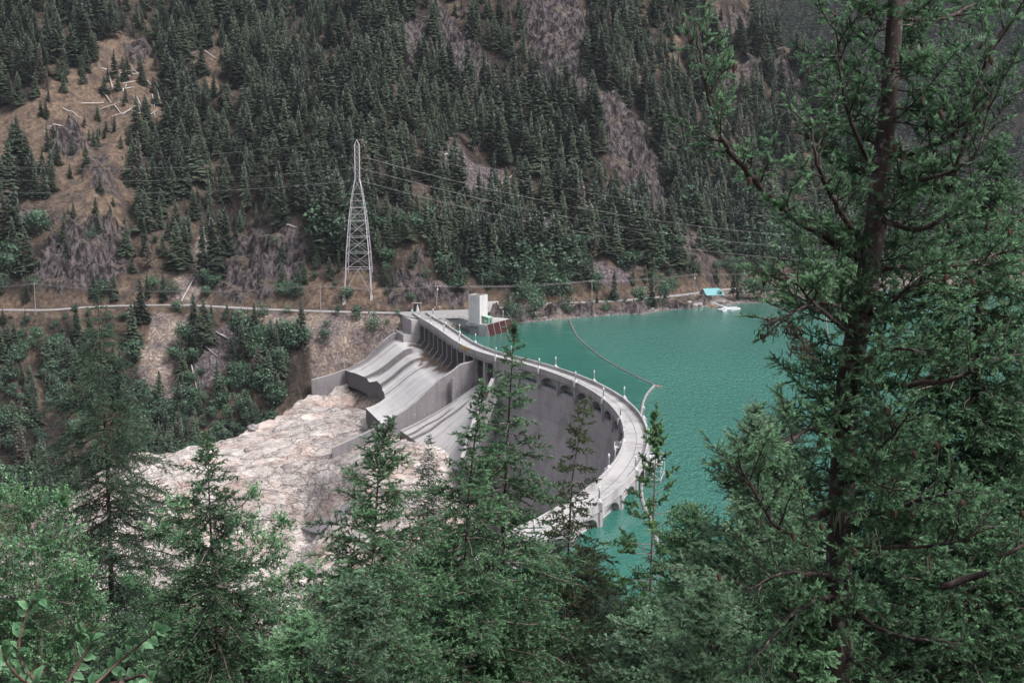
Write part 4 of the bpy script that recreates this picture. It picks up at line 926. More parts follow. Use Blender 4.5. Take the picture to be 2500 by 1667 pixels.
# utility poles
PO = [(87, 688, 762, 1, 'utility pole with a crossarm beside the road at the far left'), (783, 692, 764, 0, 'plain utility pole beside the road left of the lattice tower'),
      (1066, 694, 757, 2, 'leaning utility pole with several short crossarms above the yard'), (1446, 681, 735, 1, 'utility pole by the lake road above the rocky shore'),
      (1694, 666, 728, 2, 'utility pole with stacked crossarms behind the boathouse'), (1968, 644, 692, 1, 'distant utility pole on the lake road behind the right shore trees')]
tops = []
for px, y0, y1, arms, lab in PO:
    p = unp(px, y1, DZ+(.5 if px > 1000 else 0)); p[1] += (3.5 if px in (1066, 1446, 1968) else 0); t_ = atY(px, y0, p[1]); h = t_[2]-p[2]
    t = thing('utility_pole', lab, 'utility pole', tuple(p), group=None); ln = .25 if px == 1066 else 0
    MB().bar((-ln*2, 0, -1), (ln*2, 0, h), .2, 6, .14).build('pole', M['wood'], t)
    if arms:
        MB().box((ln*2, 0, h-1.0), (2.6, .16, .18)).build('crossarm', M['wood'], t)
        for x in (-1.1, 0, 1.1): MB().lathe((x+ln*2, 0, h-.82), [(.07, 0), (.1, .1), (.05, .28)], 6).build('insulator', M['globe'], t)
    if arms > 1:
        for k, zz in enumerate((.62, .5, .4)): MB().box((.15*(k-1), -.2, h*zz), (1.7, .14, .16), .5*(k-1)).build('crossarm', M['wood'], t)
        MB().lathe((.35, -.25, h*.76), [(.28, 0), (.3, .1), (.3, .8), (.2, .95)], 8).build('transformer', M['white'], t)
    tops.append(np.array([p[0], p[1], p[2]+h-.8]))
L = atY(-150, 706, tops[0][1])
for dz, dy, nm in ((0, .8, 'upper'), (-.35, -.8, 'lower')):
    seq = [L]+tops; names = ['far left frame edge', 'left pole and the pole by the tower', 'pole by the tower and the leaning pole', 'leaning pole and the shore pole', 'shore pole and the boathouse pole', 'boathouse pole and the distant pole']
    for i in range(len(seq)-1):
        a, c = seq[i]+np.array([0, dy, dz]), seq[i+1]+np.array([0, dy, dz])
        wire('power_line', [a, c], [.5, 3.2, 1.4, 1.2, .8, 1.6][i], .045, '%s roadside wire between the %s' % (nm, names[i]) if i else '%s roadside wire running out past the %s' % (nm, names[0]), None, 14)
am = thing('antenna_mast', 'thin antenna mast rising behind the intake tower', 'antenna', (-13.2, 590, DZ)); MB().bar((0, 0, 0), (0, 0, 18.5), .09, 5, .05).build('mast', M['wood'], am)

# ================================================================== BACKGROUND TREES
rng = np.random.RandomState(11)
def inst(PV, PF, pos, ax, ay, az, tint=None, ptint=None):
    """vectorised instancing of prototype verts: pos (n,3), basis vectors (n,3) each"""
    n = len(pos); m = len(PV)
    V = pos[:, None, :]+PV[None, :, 0:1]*ax[:, None, :]+PV[None, :, 1:2]*ay[:, None, :]+PV[None, :, 2:3]*az[:, None, :]
    F = (PF[None]+(np.arange(n)*m)[:, None, None]).reshape(-1, PF.shape[1])
    T = (np.zeros((n, m)) if tint is None else np.repeat(tint[:, None], m, 1))+(0 if ptint is None else ptint[None])
    return V.reshape(-1, 3), F, T.ravel()
def nrm(a): return a/np.maximum(np.linalg.norm(a, axis=-1, keepdims=True), 1e-9)
def conifer_proto(rs, nb=150, wid=.17, top_sharp=1.0, gap=.1, droop=.25, low=.06):
    """unit-height crown: branch sprays as bent leaf-like triangles"""
    h = low+(1-low)*(1-np.sqrt(rs.rand(nb)*(1-.0)))**1.0; h = np.sort(h); h = low+(1-low)*(rs.rand(nb)**1.25); az = rs.rand(nb)*6.283
    rad = wid*((1-h)**.82)*(.72+.45*rs.rand(nb))+.008
    lump = 1+.3*np.sin(az*2+rs.rand()*6)*np.sin(h*11+rs.rand()*6); rad = rad*lump
    V = []; F = []; T = []
    for i in range(nb):
        r = rad[i]; c, s = math.cos(az[i]), math.sin(az[i]); dz = -droop*r*(1-h[i]*.9)+r*.12
        w = .35*r*(.7+.6*rs.rand())+.008
        k = len(V)
        for a0, a1, ww, th_ in ((.12, .62, 1.0, 0.), (.45, 1.0, .62, -.15)):
            x0, x1 = r*a0, r*a1; zm = h[i]+dz*(a0+a1)/2+.012; z0 = h[i]+dz*a0+.014; z1 = h[i]+dz*a1*1.25
            m_ = (x0+x1)/2; kk = len(V)
            V += [(x0*c, x0*s, z0), (m_*c-w*ww*s, m_*s+w*ww*c, zm-.018-.02*rs.rand()), (x1*c, x1*s, z1), (m_*c+w*ww*s, m_*s-w*ww*c, zm-.018-.02*rs.rand())]
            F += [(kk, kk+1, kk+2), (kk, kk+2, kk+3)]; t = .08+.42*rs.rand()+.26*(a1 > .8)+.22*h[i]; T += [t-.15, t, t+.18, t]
    for k in range(5):   # leader
        a = rs.rand()*6.28; kk = len(V); V += [(0, 0, 1.02), (.012*math.cos(a), .012*math.sin(a), .9), (-.012*math.cos(a), -.012*math.sin(a), .93)]; F += [(kk, kk+1, kk+2)]; T += [.7]*3
    return np.array(V), np.array(F), np.array(T)
def trunk_proto(r=.011, h=.92):
    V = []; n = 5
    for z, rr in ((-.12, r), (h, r*.2)):
        for j in range(n): V.append((rr*math.cos(j*1.2566), rr*math.sin(j*1.2566), z))
    F = []
    for j in range(n): a, b = j, (j+1) % n; F += [(a, b, b+n), (a, b+n, a+n)]
    return np.array(V), np.array(F)
def bush_proto(rs, nb=170, sq=.85, trunk=0.2):
    """broadleaf crown of lumpy leaf clumps, unit height"""
    V = []; F = []; T = []; lob = [(rs.randn(3)*np.array([.15, .15, .18])+np.array([0, 0, .56]), .15+.13*rs.rand()) for _ in range(11)]
    for i in range(nb):
        c, r = lob[rs.randint(len(lob))]; d = nrm(rs.randn(3)); p = c+d*r*(.75+.3*rs.rand()); p[0] *= sq; p[1] *= sq
        n = nrm(d+rs.randn(3)*.7); u = nrm(np.cross(n, rs.randn(3))); w = np.cross(n, u); q = .026+.026*rs.rand(); kk = len(V)
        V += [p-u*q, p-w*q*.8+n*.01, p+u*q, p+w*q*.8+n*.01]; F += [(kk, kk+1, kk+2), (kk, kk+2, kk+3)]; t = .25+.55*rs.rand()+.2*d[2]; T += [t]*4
    return np.array(V), np.array(F), np.array(T)
PR = []
rs = np.random.RandomState(3)
for i in range(7): PR.append(conifer_proto(rs, nb=[300, 280, 300, 260, 290, 220, 180][i], wid=[.17, .20, .14, .23, .18, .11, .19][i], droop=[.25, .4, .2, .5, .3, .2, .6][i], low=[.05, .1, .03, .12, .05, .15, .3][i]))
PB = [bush_proto(rs, 520, s) for s in (.8, 1.0, 1.2)]
TV, TF = trunk_proto()
def far_meshes(P, name, mat): return mesh_np(name, P[0], P[1], mat, {'tint': P[2]})
ME_C = [far_meshes(p, 'crown', M['fir_far']) for p in PR]; ME_B = [far_meshes(p, 'crown', M['broad_far']) for p in PB]; ME_D = [far_meshes(p, 'crown', M['dry_far']) for p in PR[5:]]
ME_T = mesh_np('trunk', TV, TF, M['trunk_far'], None, True)
# scatter
def scatter():
    pts = []
    # jittered grid over the mountainside and the gorge slope
    gx, gy = np.meshgrid(np.arange(-330, 330, 7.2), np.arange(505, 1010, 7.6)); X = gx.ravel()+rng.uniform(-4., 4., gx.size); Y = gy.ravel()+rng.uniform(-4., 4., gx.size)
    ex = rng.uniform(-300, -50, 900); ey = rng.uniform(520, 625, 900); e2 = rng.uniform(-150, 320, 1000); ed = rng.uniform(7, 48, 1000); X = np.r_[X, ex, e2]; Y = np.r_[Y, ey, Yr(e2)+ed]
    Z = H(X, Y); d = Y-Yr(X); m, dn = zone_masks(X, Y)
    dn = np.where((d > -5) & (d < 6), 0, dn); dn = np.where(Z < .8, np.where(X < -46, dn, 0), dn)
    sh_ = np.array([float(shelf(x, y)) for x, y in zip(X, Y)]) if False else shelf(X, Y); dn = np.where((sh_ > Z-2) & (X > -270) & (Y < 600), 0, dn)
    dn = np.where((d < -4) & (X > -46), np.where(Z > .8, .28, 0), dn)         # lake bank
    dn = np.where((X > -52) & (X < 6) & (d < 5), 0, dn); dn = np.where((X > -60) & (Y < 600) & (d < 0), 0, dn)
    t_, s_ = st_uv(X, Y); dn = np.where((t_ > -.05) & (t_ < 1.15) & (s_ > -12) & (s_ < 60), 0, dn)
    dn = np.where((np.abs(X-bx[0]) < 10) & (np.abs(Y-tY) < 9), 0, dn)
    dn = np.where((np.abs(X-104) < 9) & (np.abs(Y-682) < 9), 0, dn); dn = np.where((d > 5) & (d < 9), dn*.5, dn)
    dn = dn*np.clip(1.15+1.6*fbm(X/22, Y/22, 3, 93), .45, 1)
    keep = (rng.rand(X.size) < dn*.93) & ~((np.arange(X.size) >= gx.size) & (np.arange(X.size) < gx.size+900) & (d > -8)); X, Y, Z, d = X[keep], Y[keep], Z[keep], d[keep]
    op = zone_masks(X, Y)[1]
    px, py, zc = proj(np.stack([X, Y, Z], -1)); v = (px > -90) & (px < 2620) & (py > -30) & (py < 1250)
    X, Y, Z, d, px, py, zc, op = [a[v] for a in (X, Y, Z, d, px, py, zc, op)]
    h = 13+15*rng.rand(X.size)+20*fbm(X/26, Y/26, 2, 91); h = np.clip(h, 8, 36)
    kind = np.zeros(X.size, int)                         # 0 conifer 1 broadleaf 2 dry
    r = rng.rand(X.size); lowz = (d > 0) & (d < 60)
    kind[(r < .16) & lowz] = 1; kind[(r < .5) & (d > 0) & (d < 22)] = 1; kind[(r < .58) & (d < -4) & (X < 0)] = 1; kind[(r < .55) & (d < -4) & (X > 0)] = 1; kind[(r > .965)] = 2
    h = np.where(kind == 1, h*.55, h); h = np.where(op < .5, h*.5, h); h = np.where((d > 0) & (d < 16), h*.6, h); h = np.where((d > -22) & (d < -4), np.minimum(h*.35, 6.5), h)
    h = np.where((d < -22) & (X < 0), h*.72, h); h = np.where((d < -4) & (X > 0), np.clip(h*.9, 2.5, 7), h)
    return X, Y, Z, d, px, py, zc, h, kind
SX, SY, SZ, SD, SPX, SPY, SZC, SH, SK = scatter()
extra = []
def add_tree(px, py_base, hpx, kind, z=None):
    p = march(px, py_base); zc = proj(p)[2]; extra.append((p[0], p[1], p[2], hpx/(FPX/zc)/.96, kind))
for a in ((500, 700, 45, 0), (1322, 470, 90, 3), (1020, 300, 60, 3), (1125, 440, 70, 3), (690, 640, 60, 0), (720, 735, 50, 1), (850, 740, 45, 1), (1290, 752, 70, 1), (1310, 782, 60, 1), (1240, 765, 60, 0),
          (1380, 770, 45, 1), (1560, 755, 60, 1), (1590, 750, 80, 0), (1500, 735, 75, 0), (1480, 765, 30, 1), (1250, 790, 60, 1), (1620, 745, 55, 1), (1790, 735, 75, 0), (1800, 738, 60, 0), (1830, 735, 60, 1), (1870, 738, 50, 1), (1930, 735, 60, 1), (1850, 735, 50, 1), (1440, 760, 30, 1),
          (1330, 700, 95, 0), (1360, 735, 60, 1), (590, 850, 85, 1), (620, 855, 60, 1), (430, 768, 38, 1), (640, 780, 35, 1), (345, 790, 110, 0), (870, 780, 40, 1), (910, 820, 50, 1), (230, 730, 60, 0), (280, 735, 70, 0), (360, 730, 60, 0), (400, 735, 70, 0), (250, 735, 60, 1), (375, 720, 45, 1)): add_tree(*a)
EXT = np.array(extra)
# ordinary scattered trees: the largest become things, the rest one forest
size = SH/SZC; inwin = (SPX > -20) & (SPX < 2520) & (SPY > 10) & (SPY-SH*FPX/SZC < 1100)
order = np.argsort(-(size*inwin)); con = [i for i in order if SK[i] == 0 and inwin[i]][:272]; bro = [i for i in order if SK[i] == 1 and inwin[i]][:285]; dry = [i for i in order if SK[i] == 2 and inwin[i]]
indiv = set(con) | set(bro) | set(dry); dry = set(dry)
def put_tree(x, y, z, h, kind, vi, label, group, wf=1.):
    nm = {0: 'conifer_tree', 1: 'broadleaf_tree', 2: 'dry_conifer'}[kind]; cat = 'tree'
    t = thing(nm, label, cat, (x, y, z-.3), rng.rand()*6.28, group); t.scale = (h*wf, h*wf, h)
    me = {0: ME_C, 1: ME_B, 2: ME_D}[kind]; link('crown', me[vi % len(me)], t); link('trunk', ME_T, t); return t
def where(x, y, d, px):
    if d > 0:
        bins = [(140, 'at the far left edge of the mountainside'), (300, 'on the open rocky slope at the left'), (420, 'right of the fallen logs on the left slope'), (540, 'above the tan gully'), (740, 'around the grey rock knob'), (930, 'behind the lattice tower'),
                (1080, 'between the lattice tower and the purple scree'), (1260, 'around the purple scree'), (1420, 'below the middle rock spur'), (1560, 'around the right rock spur'), (1720, 'above the boathouse'), (2700, 'on the right shoulder of the mountain')]
        w = [t for l, t in bins if px <= l][0]; band = 'low' if d < 60 else 'halfway up' if d < 140 else 'high up'
        return band+' '+w, band+' '+w
    if x > 0: return ('on the lake bank near the intake' if px < 1450 else 'on the lake bank near the boathouse'), 'lake bank'
    w = [t for l, t in ((140, 'at the far left of the gorge slope'), (340, 'on the gorge slope left of the tan scree chute'), (480, 'beside the tan scree chute'), (700, 'above the pale rock edge'), (2500, 'on the gorge slope beside the spillway')) if px <= l][0]
    return w, w
def sz_(h, k): return ('small ' if h < (5 if k == 1 else 10) else 'tall ' if h > (9 if k == 1 else 20) else '')
for i in indiv:
    w, g = where(SX[i], SY[i], SD[i], SPX[i]); k = SK[i]; adj = sz_(SH[i], k)+{0: 'dark green conifer', 1: 'light green broadleaf tree', 2: 'greyish brown conifer'}[k]; g = (g, sz_(SH[i], k))[0]+(', '+sz_(SH[i], k).strip() if sz_(SH[i], k) else '')
    put_tree(SX[i], SY[i], SZ[i], SH[i], k, rng.randint(7), '%s standing %s' % (adj, w), '%s, %s' % ({0: 'dark conifers', 1: 'broadleaf trees', 2: 'dry conifers'}[k], g), 1.05+.6*rng.rand())
for n_, (x, y, z, h, k) in enumerate(EXT):
    if k == 3:
        t = thing('dead_tree', ['bleached bare dead trunk standing among dark conifers above the lake road', 'thin dead snag at the foot of the central cliff', 'forked dead trunk standing at the top of the purple scree'][int(n_) % 3], 'dead tree', (x, y, z-.3)); b = MB(); b.bar((0, 0, 0), (.1, 0, h), .2, 5, .05)
        for q in range(9): a_ = rng.rand()*6.28; zz = h*(.3+.65*q/9); b.bar((0, 0, zz), (math.cos(a_)*(1.6-q*.12), math.sin(a_)*(1.6-q*.12), zz-.3), .05, 3)
        b.build('trunk', M['snag'], t); continue
    w, g = where(x, y, y-Yr(x), proj((x, y, z))[0]); k = int(k)
    put_tree(x, y, z, h, k, rng.randint(7), '%s standing alone %s' % (sz_(h, k)+{0: 'dark green conifer', 1: 'light green broadleaf'}[k], w), 'single %s, %s' % (sz_(h, k)+{0: 'dark conifers', 1: 'broadleaf trees'}[k], w), 1.0 if k == 0 else 1.15)
rest = np.array([i for i in range(SX.size) if i not in indiv])
def forest(idx, name, label, protos, mat):
    Vs, Fs, Ts = [], [], []; off = 0; Vt, Ft = [], []; 
    for vi, P in enumerate(protos):
        sel = idx[(np.arange(idx.size) % len(protos)) == vi]
        if not sel.size: continue
        a = rng.rand(sel.size)*6.28; h = SH[sel]; w = h*(1.05+.65*rng.rand(sel.size)); z0 = np.zeros(sel.size)
        ax = np.stack([np.cos(a)*w, np.sin(a)*w, z0], -1); ay = np.stack([-np.sin(a)*w, np.cos(a)*w, z0], -1); az = np.stack([z0, z0, h], -1)
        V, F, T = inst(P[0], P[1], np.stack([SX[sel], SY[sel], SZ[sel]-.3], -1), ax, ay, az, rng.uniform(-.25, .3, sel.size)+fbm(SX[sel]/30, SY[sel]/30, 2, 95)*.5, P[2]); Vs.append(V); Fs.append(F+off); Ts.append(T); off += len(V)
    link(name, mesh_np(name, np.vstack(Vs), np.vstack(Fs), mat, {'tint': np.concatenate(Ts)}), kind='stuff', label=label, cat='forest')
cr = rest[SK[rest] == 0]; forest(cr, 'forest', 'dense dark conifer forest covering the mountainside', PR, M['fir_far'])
br = rest[SK[rest] == 1]
if br.size: forest(br, 'brush', 'low broadleaf brush between the conifers', PB, M['broad_far'])
# undergrowth clumps on the open ground
def brush():
    n = 11000; X = rng.uniform(-330, 250, n); Y = rng.uniform(520, 960, n); d = Y-Yr(X); m, dn = zone_masks(X, Y); Z = terr_z(X, Y)
    k = (((d > 5) & (dn < 1) & (m['scree'] < .5)) | ((d > 5) & (d < 22)) | ((d < -5) & (X < -50)) | ((d < -4) & (X > 5) & (Z > .6))) & (Z > -60) & (shelf(X, Y) < Z) & (rng.rand(n) < np.where(m['scree'] > .5, .07, .55))
    t_, s_ = st_uv(X, Y); k &= ~((t_ > -.03) & (t_ < 1.15) & (s_ > -12) & (s_ < 60)); k &= ~((X > -60) & (X < 5) & (d < 4)); X, Y, Z = X[k], Y[k], Z[k]; Vs, Fs, Ts = [], [], []; off = 0
    for vi, P in enumerate(PB):
        sel = np.arange(X.size) % 3 == vi; n_ = sel.sum(); h = rng.uniform(.8, 2.6, n_); a = rng.rand(n_)*6.28; z0 = np.zeros(n_); w = h*rng.uniform(1., 1.7, n_)
        P2 = (P[0][:4*70], P[1][:2*70], P[2][:4*70]); V, F, T = inst(P2[0], P2[1], np.stack([X[sel], Y[sel], Z[sel]-.3*h], -1), np.stack([np.cos(a)*w, np.sin(a)*w, z0], -1), np.stack([-np.sin(a)*w, np.cos(a)*w, z0], -1), np.stack([z0, z0, h], -1), rng.uniform(-.3, .15, n_), P2[2])
        Vs.append(V); Fs.append(F+off); Ts.append(T); off += len(V)
    link('undergrowth', mesh_np('undergrowth', np.vstack(Vs), np.vstack(Fs), M['broad_far'], {'tint': np.concatenate(Ts)}), kind='stuff', label='scrubby undergrowth on the open slopes', cat='undergrowth')
brush()
# fallen bleached logs
def hz_(x, y): return float(terr_z(np.array([x]), np.array([y]))[0])
def flog(x1, y1, x2, y2, r, lab, grp):
    a = march(x1, y1); c = march(x2, y2); n = 5; b = MB(); P = [a+(c-a)*t for t in np.linspace(0, 1, n)]; P = [np.array([p[0], p[1], hz_(p[0], p[1])+r*.8+.25]) for p in P]
    zz = np.polyval(np.polyfit(np.arange(n), [p[2] for p in P], 1), np.arange(n))+.3
    P = [np.array([p[0], p[1], max(z, p[2]-.6)]) for p, z in zip(P, zz)]
    b.tube(P, [r, r*.95, r*.85, r*.7, r*.5], 5); b.build('fallen_log', M['log'], None, label=lab, cat='log', group=grp)
logs = [(255, 170, 300, 180), (240, 168, 330, 172), (265, 185, 280, 230), (300, 180, 345, 190), (300, 205, 350, 200), (360, 205, 385, 235), (380, 205, 405, 250), (300, 230, 310, 212), (335, 245, 348, 275), (255, 235, 272, 255), (245, 270, 300, 255), (280, 262, 298, 285), (340, 265, 342, 290), (355, 290, 385, 275), (372, 240, 378, 268), (300, 285, 330, 272), (155, 276, 200, 300), (200, 258, 255, 250), (270, 200, 275, 232), (310, 190, 340, 182),
        (120, 310, 150, 320), (130, 330, 155, 338), (275, 292, 320, 280), (350, 285, 365, 300), (375, 280, 380, 295), (430, 165, 438, 190), (500, 130, 530, 155), (0, 440, 35, 452), (0, 472, 38, 452), (20, 500, 35, 455), (5, 430, 14, 470), (385, 228, 392, 262), (290, 222, 330, 216), (322, 172, 350, 200)]
for i, l in enumerate(logs): flog(*l, .26+.1*rng.rand(), 'bleached grey fallen log on the open slope at the upper left', 'fallen logs at the upper left')
for l, lab in (((443, 742, 475, 683), 'long straight fallen pole lying down the tan gully above the road'), ((1208, 465, 1250, 430), 'thick bent log lying on the purple scree'), ((1202, 475, 1212, 458), 'short log end below the bent log on the scree'), ((1080, 385, 1112, 380), 'pale branch lying at the top of the purple scree'), ((528, 822, 560, 840), 'pale log on the slope below the road'), ((540, 822, 562, 832), 'second pale log crossing beside it below the road'), ((495, 850, 530, 880), 'thin fallen trunk in the purple scree gully'),
               ((468, 905, 482, 960), 'thin leaning trunk at the edge of the purple gully'), ((0, 870, 18, 830), 'pale broken trunk on the left gorge slope'), ((110, 985, 145, 950), 'pale fallen trunk low on the left gorge slope'), ((700, 565, 725, 575), 'short pale log on top of the rock knob')):
    flog(*l, .3, lab, None)
# boulders
def boulder(x, y, rad, lab, name='boulder'):
    p = march(x, y); me = bpy.data.meshes.new(name); import bmesh; bmm = bmesh.new(); bmesh.ops.create_icosphere(bmm, subdivisions=3, radius=1)
    for v in bmm.verts:
        c = v.co.copy(); k = 1+.35*float(fbm(np.array(c.x*1.3+x), np.array(c.y*1.3+c.z*1.7), 3, 5))+.12*float(fbm(np.array(c.x*5+x), np.array(c.y*5+c.z*4), 2, 9)); v.co = c*k*rad; v.co.z *= .75
    bmm.to_mesh(me); bmm.free(); me.materials.append(M['hillrock']); o = link(name, me, None, lab, 'boulder'); o.location = p; return o
m_, nt_, p_ = mat_new('boulder_rock'); N_ = NT(nt_); N_.l(N_.ramp(N_.noise(.8, 6, .7), [(.3, (.08, .07, .075)), (.55, (.24, .22, .225)), (.75, (.36, .33, .32))]), p_.inputs['Base Color']); p_.inputs['Roughness'].default_value = .9; N_.l(N_.bump(N_.noise(1.2, 6, .7), .8, .4), p_.inputs['Normal']); M['hillrock'] = m_
for a in ((555, 1052, 3.0, 'big grey boulder at the upper edge of the pale rock'), (618, 1045, 2.4, 'grey boulder half under trees beside the pale rock'), (520, 1065, 2.0, 'low grey boulder left of the big boulder'), (382, 1060, 2.6, 'grey boulder at the foot of the gorge slope'), (605, 1100, 1.6, 'small rusty boulder alone on the pale rock shelf'), (1680, 742, 2.2, 'flat pale boulder on the shore left of the boathouse'),
          (1350, 772, 1.2, 'dark boulder on the lake shore beside the boom end'), (640, 905, 1.5, 'dark boulder in the scree below the road')): boulder(*a)
# rip-rap along the shore
def rubble():
    n = 260; X = rng.uniform(-150, -30, n); Y = rng.uniform(478, 585, n); Z = shelf(X, Y); k = (H(X, Y) < Z) & (st_uv(X, Y)[0] > .02) & ~((st_uv(X, Y)[1] < 33) & (st_uv(X, Y)[0] < 1.02)) & (fbm(X/15, Y/15, 3, 77) > .0); X, Y, Z = X[k], Y[k], Z[k]; n = X.size
    c = np.array([(-1, 0, 0), (1, 0, 0), (0, -1, 0), (0, 1, 0), (0, 0, -1), (0, 0, 1)], float)*.9; c += rng.randn(6, 3)*.15; f = np.array([(0, 2, 5), (2, 1, 5), (1, 3, 5), (3, 0, 5), (2, 0, 4), (1, 2, 4), (3, 1, 4), (0, 3, 4)])
    s = (.3+.9*rng.rand(n)**3)[:, None]; a = nrm(rng.randn(n, 3)); b = nrm(np.cross(a, rng.randn(n, 3))); d = np.cross(a, b); V, F, T = inst(c, f, np.stack([X, Y, Z+.1], -1), a*s, b*s*.8, d*s)
    link('rubble', mesh_np('rubble', V, F, M['palerock'], {'dark': T*0, 'brown': T*0}), kind='stuff', label='loose stones scattered over the pale bedrock', cat='rocks')
rubble()
def riprap():
    n = 2600; X = rng.uniform(5, 330, n); t = rng.rand(n); Y = Ys(X)+t*6-.6; Z = H(X, Y); c = np.array([(-1, 0, 0), (1, 0, 0), (0, -1, 0), (0, 1, 0), (0, 0, -1), (0, 0, 1)], float)*.9; c += rng.randn(6, 3)*.15
    f = np.array([(0, 2, 5), (2, 1, 5), (1, 3, 5), (3, 0, 5), (2, 0, 4), (1, 2, 4), (3, 1, 4), (0, 3, 4)]); s = rng.uniform(.25, .8, n)[:, None]; a = nrm(rng.randn(n, 3)); b = nrm(np.cross(a, rng.randn(n, 3))); d = np.cross(a, b)
    V, F, T = inst(c, f, np.stack([X, Y, np.maximum(Z, 0)], -1), a*s, b*s*.8, d*s); link('riprap', mesh_np('riprap', V, F, M['hillrock']), kind='stuff', label='broken rock lining the lake shore', cat='rocks')
riprap()
# ------------------------------------------------------------------ far mountain seen through the gap at the upper right
def farhill():
    xs = np.arange(100, 1500, 22.); ys = np.arange(1350, 2600, 22.)
    def fz(X, Y): return -6+np.maximum(0, (Y-1500+.25*(X-500)))*.62+fbm(X/220, Y/220, 4, 101)*60*np.clip((Y-1450)/300, 0, 1)
    link('far_mountain', grid_mesh('far_mountain', xs, ys, fz, M['hill'], lambda X, Y, Z: {'grass': X*0, 'rock': np.clip(fbm(X/60, Y/60, 3, 5)*2, 0, .5), 'scree': X*0, 'purple': X*0}), kind='structure', label='distant forested mountain')
    n = 15000; X = rng.uniform(300, 1400, n); Y = rng.uniform(1440, 2500, n); Z = fz(X, Y); px, py, zc = proj(np.stack([X, Y, Z], -1)); v = (px > 1850) & (px < 2600) & (py > -60) & (py < 760) & (fbm(X/50, Y/80, 3, 8) < .40); X, Y, Z = X[v], Y[v], Z[v]; n = X.size
    P = conifer_proto(np.random.RandomState(9), 40, .2); h = rng.uniform(26, 46, n); z0 = np.zeros(n)
    V, F, T = inst(P[0], P[1], np.stack([X, Y, Z], -1), np.stack([h, z0, z0], -1), np.stack([z0, h, z0], -1), np.stack([z0, z0, h], -1), rng.uniform(-.2, .1, n), P[2]); link('far_forest', mesh_np('far_forest', V, F, M['fir_far'], {'tint': T}), kind='stuff', label='distant conifer forest on the far mountain', cat='forest')
farhill()
# ================================================================== FOREGROUND TREES
def needles(name, dark, mid, light, tr=.2): return foliage(name, dark, mid, light, tr)
M['fir'] = needles('fir_needles', (.022, .045, .026), (.084, .176, .092), (.30, .52, .30), .38)
M['fir_blue'] = needles('blue_green_fir_needles', (.026, .052, .032), (.10, .19, .115), (.33, .50, .33), .35)
M['fir_dark'] = needles('dark_hemlock_needles', (.010, .022, .015), (.036, .07, .046), (.12, .20, .125), .25)
M['pine'] = needles('pine_needles', (.018, .042, .022), (.065, .14, .066), (.2, .36, .16), .3)
M['fir_yel'] = needles('yellow_green_fir_needles', (.022, .034, .018), (.065, .092, .048), (.16, .21, .11), .22)
M['leaf'] = needles('alder_leaves', (.026, .066, .032), (.088, .20, .095), (.25, .46, .23), .4)
M['bigleaf'] = needles('broad_leaf_surface', (.05, .13, .06), (.14, .30, .15), (.30, .50, .30), .4)
def bark_mat(name, a, b_, lich):
    m, nt, p = mat_new(name); N = NT(nt); n = N.noise(6, 6, .7, N.obj((1, 1, .35))); col = N.ramp(n, [(.35, a), (.65, b_)])
    col = N.mix(N.gray(N.noise(9, 4, .6, N.obj((1, 1, 1), (4, 4, 4))), .56, .66, 0, lich), col, (.33, .32, .31)); N.l(col, p.inputs['Base Color']); p.inputs['Roughness'].default_value = .9
    N.l(N.bump(n, .8, .03), p.inputs['Normal']); return m
M['bark'] = bark_mat('fir_bark', (.014, .010, .010), (.058, .043, .040), .4); M['twig'] = bark_mat('grey_twig_bark', (.10, .08, .07), (.24, .20, .19), .3); M['barkred'] = bark_mat('pine_bark', (.06, .035, .03), (.17, .11, .095), .2)
M['cone'] = simple('fir_cone_scales', (.060, .030, .021), .85, var=.35, sc=40); M['moss'] = simple('hanging_moss', (.06, .045, .035), .9, var=.3, sc=8); M['lichen'] = simple('pale_lichen', (.26, .30, .20), .9, var=.2, sc=8)
def brush_proto(rs, n=14, nl=1.0, ang=50, w=.27):
    """bottle-brush shoot; radius unit = needle length, z unit = shoot length"""
    V = []; F = []; T = []
    for i in range(n):
        t = (i+.3)/n; a = i*2.4+rs.rand()*.5; l = nl*(.8+.3*rs.rand())*(1-.45*t*t); e = R_(ang*(1-.55*t)); c, s = math.cos(a), math.sin(a); x = l*math.sin(e); dz = .24*math.cos(e); k = len(V)
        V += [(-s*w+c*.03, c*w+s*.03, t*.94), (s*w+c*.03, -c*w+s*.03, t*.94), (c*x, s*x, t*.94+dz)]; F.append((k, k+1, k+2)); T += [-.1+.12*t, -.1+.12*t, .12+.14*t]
    return np.array(V), np.array(F), np.array(T)
rsb = np.random.RandomState(5)
BR = [brush_proto(rsb, 19, w=.19) for _ in range(3)]; BR2 = [brush_proto(rsb, 26, w=.13) for _ in range(3)]; BRP = [brush_proto(rsb, 22, 1.0, 42, .12) for _ in range(3)]
def frames(D, rs):
    r = rs.randn(*D.shape); a = nrm(np.cross(D, r)); return a, np.cross(D, a)
UP = np.array([0, 0, 1.])
